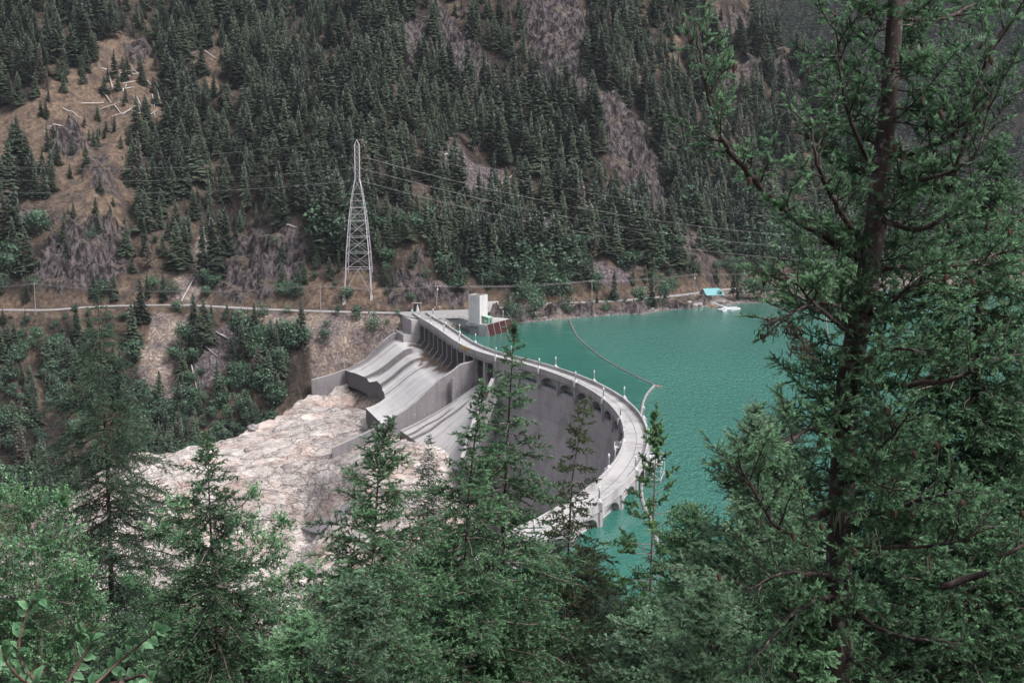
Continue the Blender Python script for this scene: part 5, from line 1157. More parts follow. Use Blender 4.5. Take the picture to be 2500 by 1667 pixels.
class Tree:
    def __init__(s, seed): s.rs = np.random.RandomState(seed); s.tw = []; s.wood = MB(); s.limb = MB(); s.tips = []; s.sh = []
    def branch(s, P, r0, t0=.2, sp=.085, tl=.5, ang=58, flat=.75, up=.05, maxtw=.7, mode=0):
        """P polyline (m,3). adds twigs along the outer part; mode 1 keeps twigs all round"""
        P = np.asarray(P, float); L = np.concatenate([[0], np.cumsum(np.linalg.norm(np.diff(P, axis=0), axis=1))]); LL = L[-1]
        s.limb.tube(P, list(np.linspace(r0, max(.004, r0*.2), len(P))), 4 if r0 < .03 else 6)
        n = max(2, int(LL*(1-t0)/sp)); t = t0+(1-t0)*(np.arange(n)+s.rs.rand(n)*.6)/n; t = np.clip(t, 0, .995); S = t*LL
        pos = np.stack([np.interp(S, L, P[:, i]) for i in range(3)], -1); T = nrm(np.stack([np.interp(S+.05, L, P[:, i])-np.interp(S-.05, L, P[:, i]) for i in range(3)], -1)+1e-6)
        T[-1] = nrm(P[-1]-P[-2])
        side = nrm(np.cross(T, UP)+1e-6); sg = np.where(np.arange(n) % 2 == 0, 1., -1.)[:, None]; nn = np.cross(side, T)
        if mode: az = s.rs.rand(n, 1)*6.283; lat = side*np.cos(az)+nn*np.sin(az)
        else: lat = nrm(side*sg+nn*s.rs.randn(n, 1)*flat)
        a = np.radians(ang+s.rs.randn(n, 1)*9); D = nrm(T*np.cos(a)+lat*np.sin(a)+UP*up)
        ln = np.minimum(maxtw, (tl*(1-t)**.8*LL*.75+.07))*(.65+.5*s.rs.rand(n)); s.tw.append(np.c_[pos, D, ln]); s.tw.append(np.r_[P[-1]-T[-1]*.02, T[-1], .13][None]); s.tips.append(P[-1])
    def finish(s, root, nl=.026, sl=.10, s2=.055, matn='fir', droop=.2, protos=None, scale=1., dens=1., lightup=.0, name='foliage'):
        TW = np.vstack(s.tw); rs = s.rs; pos, D, L = TW[:, :3], TW[:, 3:6], TW[:, 6]
        # axis shoots
        P_, D_, L_, T_ = [], [], [], []
        na = np.maximum(1, np.ceil(L/(sl*.8)).astype(int)); idx = np.repeat(np.arange(len(L)), na); k = np.arange(na.sum())-np.repeat(np.cumsum(na)-na, na); f = k/na[idx]
        fall = -UP*droop*(f*L[idx])[:, None]**1.3
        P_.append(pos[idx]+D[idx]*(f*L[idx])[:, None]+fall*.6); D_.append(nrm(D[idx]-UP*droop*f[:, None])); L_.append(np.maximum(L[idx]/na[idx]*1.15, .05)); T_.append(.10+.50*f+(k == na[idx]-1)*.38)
        # side twiglets
        nb_ = np.maximum(0, (L/s2*dens).astype(int)); idx = np.repeat(np.arange(len(L)), nb_)
        if len(idx):
            k = np.arange(nb_.sum())-np.repeat(np.cumsum(nb_)-nb_, nb_); f = (k+.5)/nb_[idx]*.9; l = D[idx]; side = nrm(np.cross(l, UP)+rs.randn(len(idx), 3)*.6); sg = np.where(k % 2 == 0, 1., -1.)[:, None]
            d = nrm(l*.62+side*sg*.78+UP*(.12*rs.randn(len(idx), 1)-droop*.3)); fall = -UP*droop*(f*L[idx])[:, None]**1.3
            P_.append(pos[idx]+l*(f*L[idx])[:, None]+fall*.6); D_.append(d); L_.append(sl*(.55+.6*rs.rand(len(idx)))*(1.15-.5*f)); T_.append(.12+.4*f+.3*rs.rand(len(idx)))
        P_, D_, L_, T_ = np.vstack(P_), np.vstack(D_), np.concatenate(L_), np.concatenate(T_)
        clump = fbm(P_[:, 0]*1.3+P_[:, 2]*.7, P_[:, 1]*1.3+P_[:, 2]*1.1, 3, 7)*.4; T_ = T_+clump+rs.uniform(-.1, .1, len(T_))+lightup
        Vs, Fs, Ts = [], [], []; off = 0; pr = protos or BR
        for i, p in enumerate(pr):
            m = np.arange(len(P_)) % len(pr) == i; n = m.sum()
            if not n: continue
            a, b = frames(D_[m], rs); nls = nl*scale*(.8+.4*rs.rand(n))[:, None]
            V, F, T = inst(p[0], p[1], P_[m], a*nls, b*nls, D_[m]*L_[m][:, None], T_[m], p[2]); Vs.append(V); Fs.append(F+off); Ts.append(T); off += len(V)
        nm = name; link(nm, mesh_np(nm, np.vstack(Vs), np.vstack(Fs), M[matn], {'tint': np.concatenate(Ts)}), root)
        # twig wood
        pv = np.array([(math.cos(j*2.094), math.sin(j*2.094), z) for z in (0, 1.) for j in range(3)]); pv[3:, :2] *= .4; pf = np.array([(0, 1, 4), (0, 4, 3), (1, 2, 5), (1, 5, 4), (2, 0, 3), (2, 3, 5)]); a, b = frames(D, rs)
        V, F, _ = inst(pv, pf, pos, a*.004, b*.004, D*L[:, None]*.9-UP*droop*(L[:, None]**1.3)*.4); link('twigs', mesh_np('twigs', V, F, M['twig']), root)
        return len(P_)
def cone_me(l=.085, r=.022):
    b = MB(); prof = [(.003, 0), (r*.7, -.12*l), (r, -.35*l), (r*.95, -.6*l), (r*.6, -.87*l), (.003, -l)]; b.lathe((0, 0, 0), prof, 7); rs = np.random.RandomState(2)
    for i in range(46): t = .08+.84*i/46; a = i*2.4; rr = r*(1-abs(t-.42)**2*1.6); k = len(b.v); c, s = math.cos(a), math.sin(a); z = -t*l; w = .28*r; b.v += [(c*rr*.8-s*w, s*rr*.8+c*w, z+.1*l), (c*rr*.8+s*w, s*rr*.8-c*w, z+.1*l), (c*rr*1.35, s*rr*1.35, z-.06*l)]; b.f.append((k, k+1, k+2))
    return b.mesh('cone', M['cone'])
CONE = cone_me()
def gz(X, Y): return float(H(np.array([X]), np.array([Y]))[0])
def hang_cones(root, tips, rs, n, sc=1., name='cone'):
    if n <= 0: return
    for i in rs.choice(len(tips), min(n, len(tips)), replace=False):
        p = tips[i]+rs.randn(3)*np.array([.05, .05, .02]); o = link(name, CONE, root); o.location = p-np.array(root.location); o.scale = (sc,)*3; o.rotation_euler = (rs.randn()*.2, rs.randn()*.2, rs.rand()*6)
def conifer(name, label, trunk_px, dist, r_base, prof, seed, nl=.038, sl=.105, s2=.048, matn='fir', elev=(35, -8), droop=.2, wh=.30, per=5, cones=0, cut=1720, dens=1.25, sp=.047, tl=.5, protos=None, mode=0, bare=.18, skew=0., cat='tree', barkm='bark', leader=.35, cone_sc=1., thin=1., curl=.25, limbr=.006, lightup=.10):
    """trunk_px: tip first, going down; prof: [(metres below tip, branch length)]"""
    T = Tree(seed); rs = T.rs; P = [atY(x, y, dist+(dz if isinstance(dz, (int, float)) else 0)) for x, y, *r in trunk_px for dz in ((r[0] if r else 0),)]
    b0 = P[-1]; g = gz(b0[0]+(b0-P[-2])[0]*.0, b0[1]); P.append(np.array([b0[0], b0[1], min(g-.3, b0[2]-.5)])); P = np.array(P)
    root = thing(name, label, cat, (P[-1][0], P[-1][1], g)); base = np.array(root.location)
    dpt = P[0][2]-P[:, 2]; rad = np.maximum(.006, r_base*.75*np.clip(dpt/max(dpt[-1], 1), 0, 1)**.9)
    pz = lambda t: np.array([np.interp(t, dpt, P[:, i]) for i in range(3)])
    tt = np.linspace(0, dpt[-1], 26)
    tb = MB(); tb.tube([pz(t)-base for t in tt], [float(np.interp(t, dpt, rad)) for t in tt], 9); tb.build('trunk', M[barkm], root, True)
    tc = dpt[-1]; # branches only where the crown can be seen, plus a margin
    for t in np.arange(0, tc, .02):
        if proj(pz(t))[1] > cut: tc = t; break
    T.tw.append(np.r_[pz(leader*.9), nrm(pz(0)-pz(leader)), leader*.95][None])
    t = .10
    while t < tc:
        k = max(3, int(per*(1.0+.7*rs.rand()))); a0 = rs.rand()*6.283
        for j in range(k):
            a = a0+j*6.283/k+rs.randn()*.3; L = float(np.interp(t, [p[0] for p in prof], [p[1] for p in prof]))*(.68+.5*rs.rand())*(1+skew*math.cos(a)); fr = min(1, t/2.8); el = R_(elev[0]*(1-fr)+elev[1]*fr+rs.randn()*7)
            o = pz(t+rs.rand()*wh*.6); d = np.array([math.cos(a)*math.cos(el), math.sin(a)*math.cos(el), math.sin(el)]); n = max(4, int(L/.22)); q = [o]; sd_ = rs.randn(3)*.05
            for i in range(1, n+1): f = i/n; q.append(o+d*L*f+UP*L*(-droop*.8*f*f+curl*droop*2*f**3.5)+sd_*f*f*L+rs.randn(3)*.012)
            T.branch(q, limbr+limbr*1.4*L, t0=bare if L > .5 else .02, sp=sp/thin, tl=tl, mode=mode)
        t += wh*(.6+.4*rs.rand())*(1 if t > .8 else .75)
    # all in local coordinates
    for arr in T.tw: arr[:, :3] -= base
    T.limb.v = [(v[0]-base[0], v[1]-base[1], v[2]-base[2]) for v in T.limb.v]; T.limb.build('branches', M['bark' if matn == 'fir_dark' else 'twig'], root)
    n = T.finish(root, nl, sl, s2, matn, droop, protos, dens=dens, lightup=lightup); hang_cones(root, [p for p in T.tips], rs, cones, cone_sc)
    root['tip_h'] = float(P[0][2]-g); return root
conifer('fir_tree', 'tallest central fir with dark cones along its leader, in front of the dam crest', [(1256, 778), (1252, 860), (1244, 980), (1238, 1100), (1228, 1300), (1222, 1500), (1218, 1700)], 27, .15,
        [(0, .05), (.4, .16), (.9, .32), (1.5, .52), (2.2, .68), (3., 1.0), (4, 1.45), (5.2, 2.1), (7, 2.5)], 101, elev=(42, -6), per=3.2, wh=.30, cones=34, droop=.22, thin=.85)
conifer('fir_tree', 'fir with a slim cone-laden top left of the tallest central fir', [(1182, 925), (1172, 1000), (1158, 1080), (1145, 1200), (1135, 1400), (1128, 1700)], 25, .13,
        [(0, .05), (.5, .22), (1., .4), (1.6, .65), (2.4, .95), (3.5, 1.4), (5, 2.0), (7, 2.4)], 102, elev=(42, -2), per=3.4, wh=.30, cones=28, droop=.2)
conifer('fir_tree', 'bright green fir whose leaning top stands against the training wall', [(965, 1012), (945, 1045), (930, 1100), (922, 1180), (915, 1300), (908, 1480), (902, 1700)], 23, .12,
        [(0, .06), (.3, .22), (.8, .48), (1.4, .8), (2.2, 1.15), (3.2, 1.6), (5, 2.0)], 103, elev=(42, 0), per=4.2, wh=.30, cones=30, droop=.2, s2=.06)
conifer('fir_tree', 'pointed fir with many brown cones in front of the pale rock at lower left', [(506, 1050), (508, 1120), (512, 1250), (520, 1400), (528, 1550), (532, 1700)], 30, .15,
        [(0, .05), (.4, .25), (.9, .48), (1.6, .82), (2.6, 1.15), (3.8, 1.7), (5, 1.95), (7, 2.3)], 104, elev=(32, -4), per=4.4, wh=.27, cones=40, droop=.22, thin=.85)
conifer('fir_tree', 'small light green fir top at the bottom left of centre', [(884, 1395), (880, 1460), (876, 1560), (872, 1700)], 19, .07,
        [(0, .05), (.3, .3), (.8, .6), (1.5, .9), (2.5, 1.1)], 105, elev=(34, 4), per=4.6, wh=.24, cones=6, droop=.15, matn='fir_blue')
conifer('fir_tree', 'bushy fir branch spray rising at the very bottom, left of the small fir', [(740, 1500), (735, 1600), (730, 1700)], 21, .07,
        [(0, .1), (.4, .5), (1., .9), (2.5, 1.2)], 106, elev=(30, 4), per=5, wh=.24, cones=4, droop=.15)
conifer('spruce_tree', 'sparse yellowish spruce hung with small cones in front of the dam face', [(1432, 965), (1425, 1010), (1412, 1080), (1398, 1150), (1392, 1250), (1385, 1400), (1378, 1560), (1374, 1700)], 29, .10,
        [(0, .06), (.3, .32), (.7, .3), (1.2, .34), (1.7, .62), (2.2, .7), (2.9, .85), (3.3, 1.2), (4, 1.2), (5.5, 1.1), (7, 1.3)], 107, elev=(15, -18), per=3.2, wh=.34, cones=40, droop=.32, matn='fir_yel', s2=.05, sl=.08, curl=.4)
conifer('pine_tree', 'slender young pine with long needles standing against the turquoise water', [(1603, 985), (1602, 1050), (1600, 1130), (1596, 1230), (1592, 1330), (1588, 1430), (1584, 1560), (1580, 1700)], 28, .10,
        [(0, .03), (.35, .16), (.7, .3), (1.2, .5), (2.0, .65), (2.8, .9), (3.8, 1.1), (5, 1.2), (7, 1.4)], 108, nl=.075, sl=.10, s2=.045, elev=(58, 14), per=3.3, wh=.46, droop=-.12, matn='pine', protos=BRP, mode=1, bare=.5, tl=.34, sp=.042, barkm='barkred', dens=1., curl=.2)
conifer('hemlock_tree', 'tall drooping dark green hemlock on the left reaching up to the road', [(236, 688), (240, 760), (246, 860), (254, 1000), (262, 1150), (270, 1350), (276, 1700)], 60, .30,
        [(0, .15), (1, .6), (2, 1.15), (3.6, 2.4), (5, 3.0), (7, 3.9), (9, 4.4), (12, 4.8), (18, 5.0)], 109, nl=.062, sl=.22, s2=.10, elev=(18, -12), per=5.2, wh=.72, droop=.34, matn='fir_dark', sp=.11, tl=.34, bare=.1, curl=.15, dens=1.0, barkm='bark', limbr=.004)
conifer('fir_tree', 'small dark conifer at the foot of the dam face between the foreground firs', [(1048, 1062), (1046, 1150), (1044, 1300)], 150, .35,
        [(0, .3), (2, 1.2), (4, 2.1), (7, 2.8), (10, 3.0)], 110, nl=.12, sl=.42, s2=.28, elev=(25, -5), per=9, wh=.7, droop=.25, matn='fir_dark', sp=.36, tl=.4, cut=1320)
# lower right young firs
conifer('fir_tree', 'pale blue-green fir top left of the dark spruce at the lake edge', [(1840, 985), (1848, 1040), (1850, 1150), (1852, 1300), (1855, 1500), (1858, 1700)], 20, .10,
        [(0, .05), (.4, .35), (.9, .7), (1.6, 1.0), (2.6, 1.3), (5, 1.6)], 111, elev=(44, 10), per=5, wh=.24, cones=8, droop=.12, matn='fir_blue')
conifer('spruce_tree', 'dark stiff spruce top standing against the water behind the pale fir', [(1910, 965), (1912, 1050), (1914, 1200), (1916, 1450), (1918, 1700)], 33, .13,
        [(0, .06), (.5, .55), (1.2, 1.1), (2.2, 1.6), (4, 2.2), (7, 2.6)], 112, elev=(35, 5), per=5, wh=.3, droop=.1, matn='fir_dark', nl=.022, s2=.06, sl=.09)
conifer('fir_tree', 'dense dark green fir at the lower right beside the pine', [(1690, 1230), (1692, 1350), (1695, 1500), (1700, 1700)], 26, .12,
        [(0, .1), (.5, .6), (1.2, 1.1), (2.2, 1.5), (4, 1.9)], 113, elev=(35, 0), per=5, wh=.26, droop=.18, matn='fir', dens=1.)
conifer('fir_tree', 'bluish fir crown at the bottom centre right', [(1580, 1490), (1582, 1560), (1584, 1700)], 18, .08, [(0, .1), (.4, .5), (1., .9), (2, 1.2)], 114, elev=(38, 8), per=5, wh=.22, droop=.12, matn='fir_blue')
conifer('fir_tree', 'light green fir crown filling the bottom edge right of centre', [(1730, 1395), (1735, 1500), (1740, 1700)], 16, .08, [(0, .1), (.4, .42), (1., .8), (2, 1.1)], 115, elev=(38, 8), per=5, wh=.22, droop=.12, matn='fir_blue')
conifer('fir_tree', 'greyish fir at the bottom edge between the pine and the big trunk', [(1950, 1420), (1950, 1520), (1950, 1720)], 14, .08, [(0, .1), (.4, .5), (1., .85), (2, 1.1)], 116, elev=(38, 8), per=5, wh=.22, droop=.12, matn='fir')
conifer('fir_tree', 'dark fir filling the bottom right corner', [(2360, 1180), (2362, 1400), (2364, 1700)], 17, .12, [(0, .1), (.5, .7), (1.2, 1.3), (2.2, 1.7), (4, 2)], 117, elev=(30, 0), per=6, wh=.24, droop=.18, matn='fir')
conifer('fir_tree', 'bright green fir along the right edge of the view', [(2440, 330), (2420, 480), (2395, 640), (2385, 800), (2380, 1000), (2370, 1300), (2360, 1720)], 22, .26,
        [(0, .1), (.6, .4), (1.4, .75), (2.5, 1.3), (4, 1.7), (6, 2.1), (10, 2.4)], 118, elev=(30, -4), per=5, wh=.30, droop=.18, matn='fir')
U1 = conifer('fir_tree', 'shaded fir behind the big mossy trunk at the lower right', [(2150, 1080), (2150, 1250), (2150, 1720)], 24, .14, [(0, .1), (.5, .7), (1.2, 1.3), (2.2, 1.9), (4, 2.3)], 119, elev=(30, 0), per=5, wh=.27, droop=.18, matn='fir_dark')
U2 = conifer('fir_tree', 'shaded fir filling the bottom centre behind the tall firs', [(1420, 1330), (1418, 1450), (1415, 1720)], 34, .14, [(0, .1), (.6, .9), (1.5, 1.7), (3, 2.4)], 120, elev=(25, -5), per=5.5, wh=.3, droop=.25, matn='fir_dark', nl=.03, s2=.07, sl=.12)
U3 = conifer('fir_tree', 'dark fir low between the two central firs', [(1050, 1330), (1050, 1450), (1050, 1720)], 36, .14, [(0, .1), (.6, .8), (1.5, 1.5), (3, 2.2), (5, 2.6)], 121, elev=(25, -5), per=5.5, wh=.3, droop=.25, matn='fir_dark', nl=.03, s2=.07, sl=.12)

# ---- the big mossy fir on the right with long crooked limbs
def bigfir():
    T = Tree(201); rs = T.rs; D0 = 14.
    tp = [(2195, -260), (2190, -60), (2180, 120), (2165, 300), (2150, 430), (2135, 560), (2118, 680), (2098, 790), (2078, 890), (2068, 980), (2060, 1100), (2052, 1250), (2048, 1400), (2046, 1560), (2046, 1720)]
    rd = [.06, .072, .085, .095, .105, .113, .12, .125, .13, .132, .135, .137, .14, .14, .145]; P = [atY(x, y, D0) for x, y in tp]; g = gz(P[-1][0], D0); P.append(np.array([P[-1][0], D0, g-.3])); rd.append(.24)
    root = thing('fir_tree', 'large old fir at the right with a thick mossy trunk and long crooked limbs', 'tree', (P[-1][0], P[-1][1], g)); base = np.array(root.location)
    P = [p-base for p in P]; tb = MB(); tb.tube(P, rd, 12); tb.build('trunk', M['bark'], root, True); Pn = np.array(P)
    limbs = [  # (pixel, distance) lists; radius
     ([(2110, 640, 14), (2010, 575, 13.7), (1935, 530, 13.4), (1870, 470, 13.1), (1815, 410, 12.9), (1770, 350, 12.7), (1745, 290, 12.6), (1725, 220, 12.5), (1712, 150, 12.5), (1700, 70, 12.5)], .048, .30),
     ([(2108, 600, 14), (2060, 530, 13.4), (2020, 460, 13.0), (1995, 400, 12.8), (1985, 340, 12.7), (1980, 285, 12.7)], .035, .3),
     ([(2140, 430, 14), (2090, 330, 13.6), (2060, 230, 13.4), (2045, 120, 13.3), (2040, 20, 13.2)], .03, .25),
     ([(2150, 60, 14), (2100, 10, 14.2), (2040, -30, 14.4)], .04, .6), ([(2185, 40, 14), (2250, 50, 14.3), (2320, 40, 14.6), (2400, 0, 15), (2450, -40, 15)], .035, .2),
     ([(2160, 380, 14), (2230, 372, 13.6), (2300, 345, 13.2), (2370, 290, 13), (2420, 250, 12.9)], .038, .1), ([(2170, 450, 14), (2240, 440, 13.4), (2320, 420, 13), (2390, 360, 12.8), (2430, 180, 12.8)], .03, .1),
     ([(2320, 470, 13.4), (2350, 370, 13.3), (2380, 260, 13.3), (2410, 140, 13.3), (2460, 60, 13.3), (2530, -30, 13.3)], .04, .15),
     ([(2130, 520, 14), (2220, 560, 13.5), (2310, 530, 13.2), (2370, 480, 13), (2430, 440, 12.8)], .035, .15), ([(2120, 660, 14), (2200, 655, 14), (2300, 655, 14.1), (2400, 630, 14.2), (2520, 600, 14.4)], .03, .2),
     ([(2098, 790, 14), (2040, 745, 13.6), (1980, 740, 13.3), (1920, 770, 13.0), (1870, 790, 12.9)], .03, .05), ([(2090, 830, 14), (2010, 760, 13.4), (1950, 700, 13.1), (1900, 660, 13.)], .028, .1), ([(2100, 780, 14), (2170, 740, 13.6), (2220, 700, 13.3), (2270, 690, 13)], .028, .05),
     ([(2085, 880, 14), (2040, 870, 14.2), (2010, 880, 14.3)], .02, .1), ([(2070, 930, 14), (2150, 940, 13.7), (2250, 935, 13.4), (2340, 920, 13.2), (2420, 880, 13), (2520, 860, 13)], .045, .1),
     ([(2080, 900, 14), (2150, 860, 13.5), (2200, 850, 13.2), (2260, 860, 13)], .025, .05),
     ([(2060, 1240, 14), (2000, 1260, 13.7), (1950, 1300, 13.4), (1890, 1280, 13), (1840, 1200, 12.8), (1800, 1120, 12.7)], .045, .25), ([(2062, 1190, 14), (2110, 1140, 13.5), (2180, 1060, 13.1), (2230, 1000, 12.9)], .03, .15),
     ([(2060, 1000, 14), (1990, 1040, 13.5), (1920, 1080, 13.1), (1860, 1130, 12.9)], .03, .15), ([(2055, 1260, 14), (2160, 1250, 13.7), (2270, 1215, 13.4), (2350, 1195, 13.2)], .035, .3), ([(2050, 1330, 14), (2170, 1335, 13.7), (2300, 1330, 13.4), (2420, 1290, 13)], .03, .3),
     ([(2048, 1440, 14), (2140, 1530, 13.7), (2250, 1560, 13.4), (2350, 1570, 13.2)], .035, .25), ([(2048, 1450, 14), (1960, 1480, 13.5), (1880, 1560, 13.2), (1820, 1640, 13)], .03, .2), ([(2046, 1580, 14), (2120, 1640, 13.7), (2220, 1700, 13.4)], .04, .4),
     ([(2050, 1400, 14), (1980, 1400, 13.4), (1900, 1400, 13), (1830, 1440, 12.8)], .03, .15), ([(2060, 1120, 14), (2140, 1180, 13.2), (2220, 1200, 12.9)], .025, .1), ([(2300, 1430, 13.2), (2400, 1400, 13), (2480, 1340, 12.8), (2540, 1320, 12.8)], .045, .4)]
    moss = MB()
    for pts, r, b0 in limbs:
        Q = [atY(x, y, Y)-base for x, y, Y in pts]; Q = catm3(Q, 4); Q = Q+rs.randn(*Q.shape)*.008; T.limb.tube(Q, list(np.linspace(r, r*.22, len(Q))), 7)
        L = np.concatenate([[0], np.cumsum(np.linalg.norm(np.diff(Q, axis=0), axis=1))]); n = int(L[-1]*(1-b0)/(.13 if pts[0][1] < 700 else .10))
        for i in range(n):
            s = L[-1]*(b0+(1-b0)*(i+rs.rand()*.5)/n); o = np.array([np.interp(s, L, Q[:, k]) for k in range(3)]); t = nrm(np.array([np.interp(s+.05, L, Q[:, k])-np.interp(s-.05, L, Q[:, k]) for k in range(3)])+1e-6)
            lat = nrm(np.cross(t, rs.randn(3))); d = nrm(t*.55+lat*.75+UP*(.30+.1*rs.randn())); l = (.28+.42*rs.rand())*(1 if s < L[-1]*.9 else .6); q = [o+d*l*f+UP*l*.12*f*f+rs.randn(3)*.008 for f in np.linspace(0, 1, 5)]
            T.branch(q, .009, t0=.18, sp=.06, tl=.5, ang=48, mode=1, up=.02, maxtw=.22)
        for i in range(int(L[-1]*22)):
            s = L[-1]*rs.rand()*.75; o = np.array([np.interp(s, L, Q[:, k]) for k in range(3)]); rr = np.interp(s, L, np.linspace(r, r*.3, len(L))); o2 = o+nrm(rs.randn(3))*rr; moss.bar(o2, o2+np.array([rs.randn()*.015, rs.randn()*.015, -.02-.05*rs.rand()]), .008, 3, .002)
    for i in range(190):                     # short leafy twigs straight off the trunk
        f = rs.rand()*(len(Pn)-2); j = int(f); o = Pn[j]+(Pn[j+1]-Pn[j])*(f-j); a_ = rs.rand()*6.283; l = .35+.75*rs.rand(); dd_ = nrm(np.array([math.cos(a_), math.sin(a_), .15+.3*rs.randn()])); q = [o+dd_*l*u+UP*l*(.25*u*u-.1*u)+rs.randn(3)*.01 for u in np.linspace(0, 1, 6)]
        T.branch(q, .010, t0=.25, sp=.05, tl=.5, ang=50, mode=1, up=.08, maxtw=.26)
    # hanging mossy bits on two lower twigs
    for (x, y, Y) in ((1925, 800, 12.9), (1950, 830, 12.9), (1900, 790, 12.9), (1880, 800, 12.9), (2040, 880, 14.2), (2010, 900, 14.2), (1960, 850, 12.9)):
        o = atY(x, y, Y)-base
        for k in range(22): p = o+rs.randn(3)*np.array([.07, .05, .05]); q = p-np.array([rs.randn()*.04, 0, .02+.09*rs.rand()]); moss.bar(p, q, .007, 3, .003)
    moss.build('moss', M['moss'], root)
    lc = MB()
    for (x, y, Y) in ((2048, 1250, 13.7), (2270, 1360, 13.3), (2060, 1540, 13.7), (2130, 1310, 13.5)):
        o = atY(x, y, Y)-base
        for k in range(14): p = o+rs.randn(3)*.03; lc.bar(p, p-np.array([rs.randn()*.03, 0, .1+.2*rs.rand()]), .005, 3, .001)
    lc.build('hanging_lichen', M['lichen'], root)
    T.limb.build('limbs', M['bark'], root, True); n = T.finish(root, .034, .10, .045, 'fir', .10, protos=BR2, dens=1.1, lightup=.10); hang_cones(root, [p+base for p in T.tips], rs, 60, 1.05); print('bigfir', n)
def catm3(P, k):
    P = np.array(P); P = np.vstack([2*P[0]-P[1], P, 2*P[-1]-P[-2]]); o = []
    for i in range(1, len(P)-2):
        for t in np.linspace(0, 1, k, endpoint=False): o.append(.5*((2*P[i])+(-P[i-1]+P[i+1])*t+(2*P[i-1]-5*P[i]+4*P[i+1]-P[i+2])*t*t+(-P[i-1]+3*P[i]-3*P[i+1]+P[i+2])*t**3))
    o.append(P[-2]); return np.array(o)
bigfir()

# ---- broadleaf trees
def leaf_proto(k=1.):
    return np.array([(0, 0, 0), (.5*k*.55, .02, .45), (0, .06, 1.), (-.5*k*.55, .02, .45)]), np.array([(0, 1, 2), (0, 2, 3)]), np.array([0, 0, .1, 0])
LF = leaf_proto()
def broadleaf(name, label, blobs, dist, trunk, seed, ls=.07, n=9000, matn='leaf', up=.0):
    """blobs: (px, py, radius_px, dy); leaves grow in sprays off twigs through each lobe"""
    rs = np.random.RandomState(seed); C_ = [(atY(x, y, dist+dy), r/FPX*dist) for x, y, r, dy in blobs]; t0 = atY(*trunk[0], dist); tb = atY(*trunk[-1], dist); g = gz(tb[0], tb[1]); root = thing(name, label, 'tree', (tb[0], tb[1], g)); base = np.array(root.location)
    TP = [atY(x, y, dist)-base for x, y in trunk]+[np.array([0, 0, -.3])]; b = MB(); b.tube(TP, list(np.linspace(.02, .09, len(TP))), 7); b.build('trunk', M['twig'], root, True)
    lm = MB(); Vs, Fs, Ts = [], [], []; off = 0; w = np.array([r**2 for c, r in C_]); w = w/w.sum()
    for (c, r), ww in zip(C_, w):
        c = c-base; st_ = TP[min(len(TP)-1, int(np.argmin([np.linalg.norm(p-c) for p in TP])))]; nt = max(10, int(n*ww/16)); 
        m1 = (st_+c)/2-UP*.1; lm.tube([st_, m1, c], [.025, .018, .012], 4)
        d = nrm(rs.randn(nt, 3)); rr = r*(.25+.75*rs.rand(nt)**.6)*(1+.25*np.sin(d[:, 0]*5+seed)*np.sin(d[:, 2]*6)); tip = c+d*rr[:, None]*np.array([1, 1, .9]); ax = nrm(d+UP*.35+rs.randn(nt, 3)*.4); L = .22+.2*rs.rand(nt)
        for i in range(0, nt, 3): lm.bar(c+(tip[i]-c)*.2, tip[i], .006, 3, .002)
        k = 16; idx = np.repeat(np.arange(nt), k); f = np.tile(np.linspace(-.9, .1, k), nt); P = tip[idx]+ax[idx]*(f*L[idx])[:, None]; side = nrm(np.cross(ax[idx], rs.randn(len(idx), 3))); D = nrm(ax[idx]*.5+side+UP*.1)
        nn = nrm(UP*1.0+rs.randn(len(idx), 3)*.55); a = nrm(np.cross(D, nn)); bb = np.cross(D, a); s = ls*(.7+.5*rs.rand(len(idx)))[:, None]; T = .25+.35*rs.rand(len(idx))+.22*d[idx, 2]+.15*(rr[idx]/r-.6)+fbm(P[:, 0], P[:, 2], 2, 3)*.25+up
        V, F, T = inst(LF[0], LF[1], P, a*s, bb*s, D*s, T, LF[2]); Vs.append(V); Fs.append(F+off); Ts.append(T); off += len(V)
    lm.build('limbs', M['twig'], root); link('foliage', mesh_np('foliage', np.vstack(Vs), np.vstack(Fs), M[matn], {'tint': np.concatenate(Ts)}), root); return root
broadleaf('alder_tree', 'big leafy alder filling the lower left corner below the hemlock', [(60, 1240, 95, 0), (120, 1320, 110, .5), (20, 1350, 120, -.5), (190, 1400, 80, 0), (90, 1450, 130, 0), (30, 1530, 130, .4), (180, 1540, 110, 0), (100, 1630, 140, 0), (230, 1470, 60, 0), (-60, 1450, 130, 0), (0, 1200, 60, .5), (150, 1220, 55, .5)], 24, [(80, 1280), (95, 1450), (105, 1700)], 301, .062, 34000, up=.06)
broadleaf('alder_tree', 'light green leafy alder behind the coned fir at lower left', [(400, 1290, 60, 0), (440, 1230, 50, 0), (340, 1420, 55, 0), (380, 1480, 70, 0), (470, 1330, 60, 1), (620, 1200, 35, 0), (600, 1280, 60, 0), (660, 1330, 70, 0), (690, 1270, 40, .3), (560, 1380, 80, 1), (680, 1420, 70, 0), (620, 1480, 90, 1), (440, 1540, 90, 1), (340, 1560, 60, 0), (700, 1500, 60, 0), (540, 1560, 100, 1), (650, 1590, 80, 1), (720, 1390, 40, 0)], 34, [(560, 1250), (560, 1450), (558, 1700)], 302, .08, 24000, up=.12)
broadleaf('alder_tree', 'thin leafy shrub behind the leaning fir at the lower centre', [(760, 1400, 50, 0), (800, 1470, 60, 0), (760, 1540, 60, 0), (840, 1420, 40, 0), (980, 1500, 70, 0), (1010, 1600, 90, 0)], 38, [(800, 1450), (805, 1700)], 303, .09, 6500)
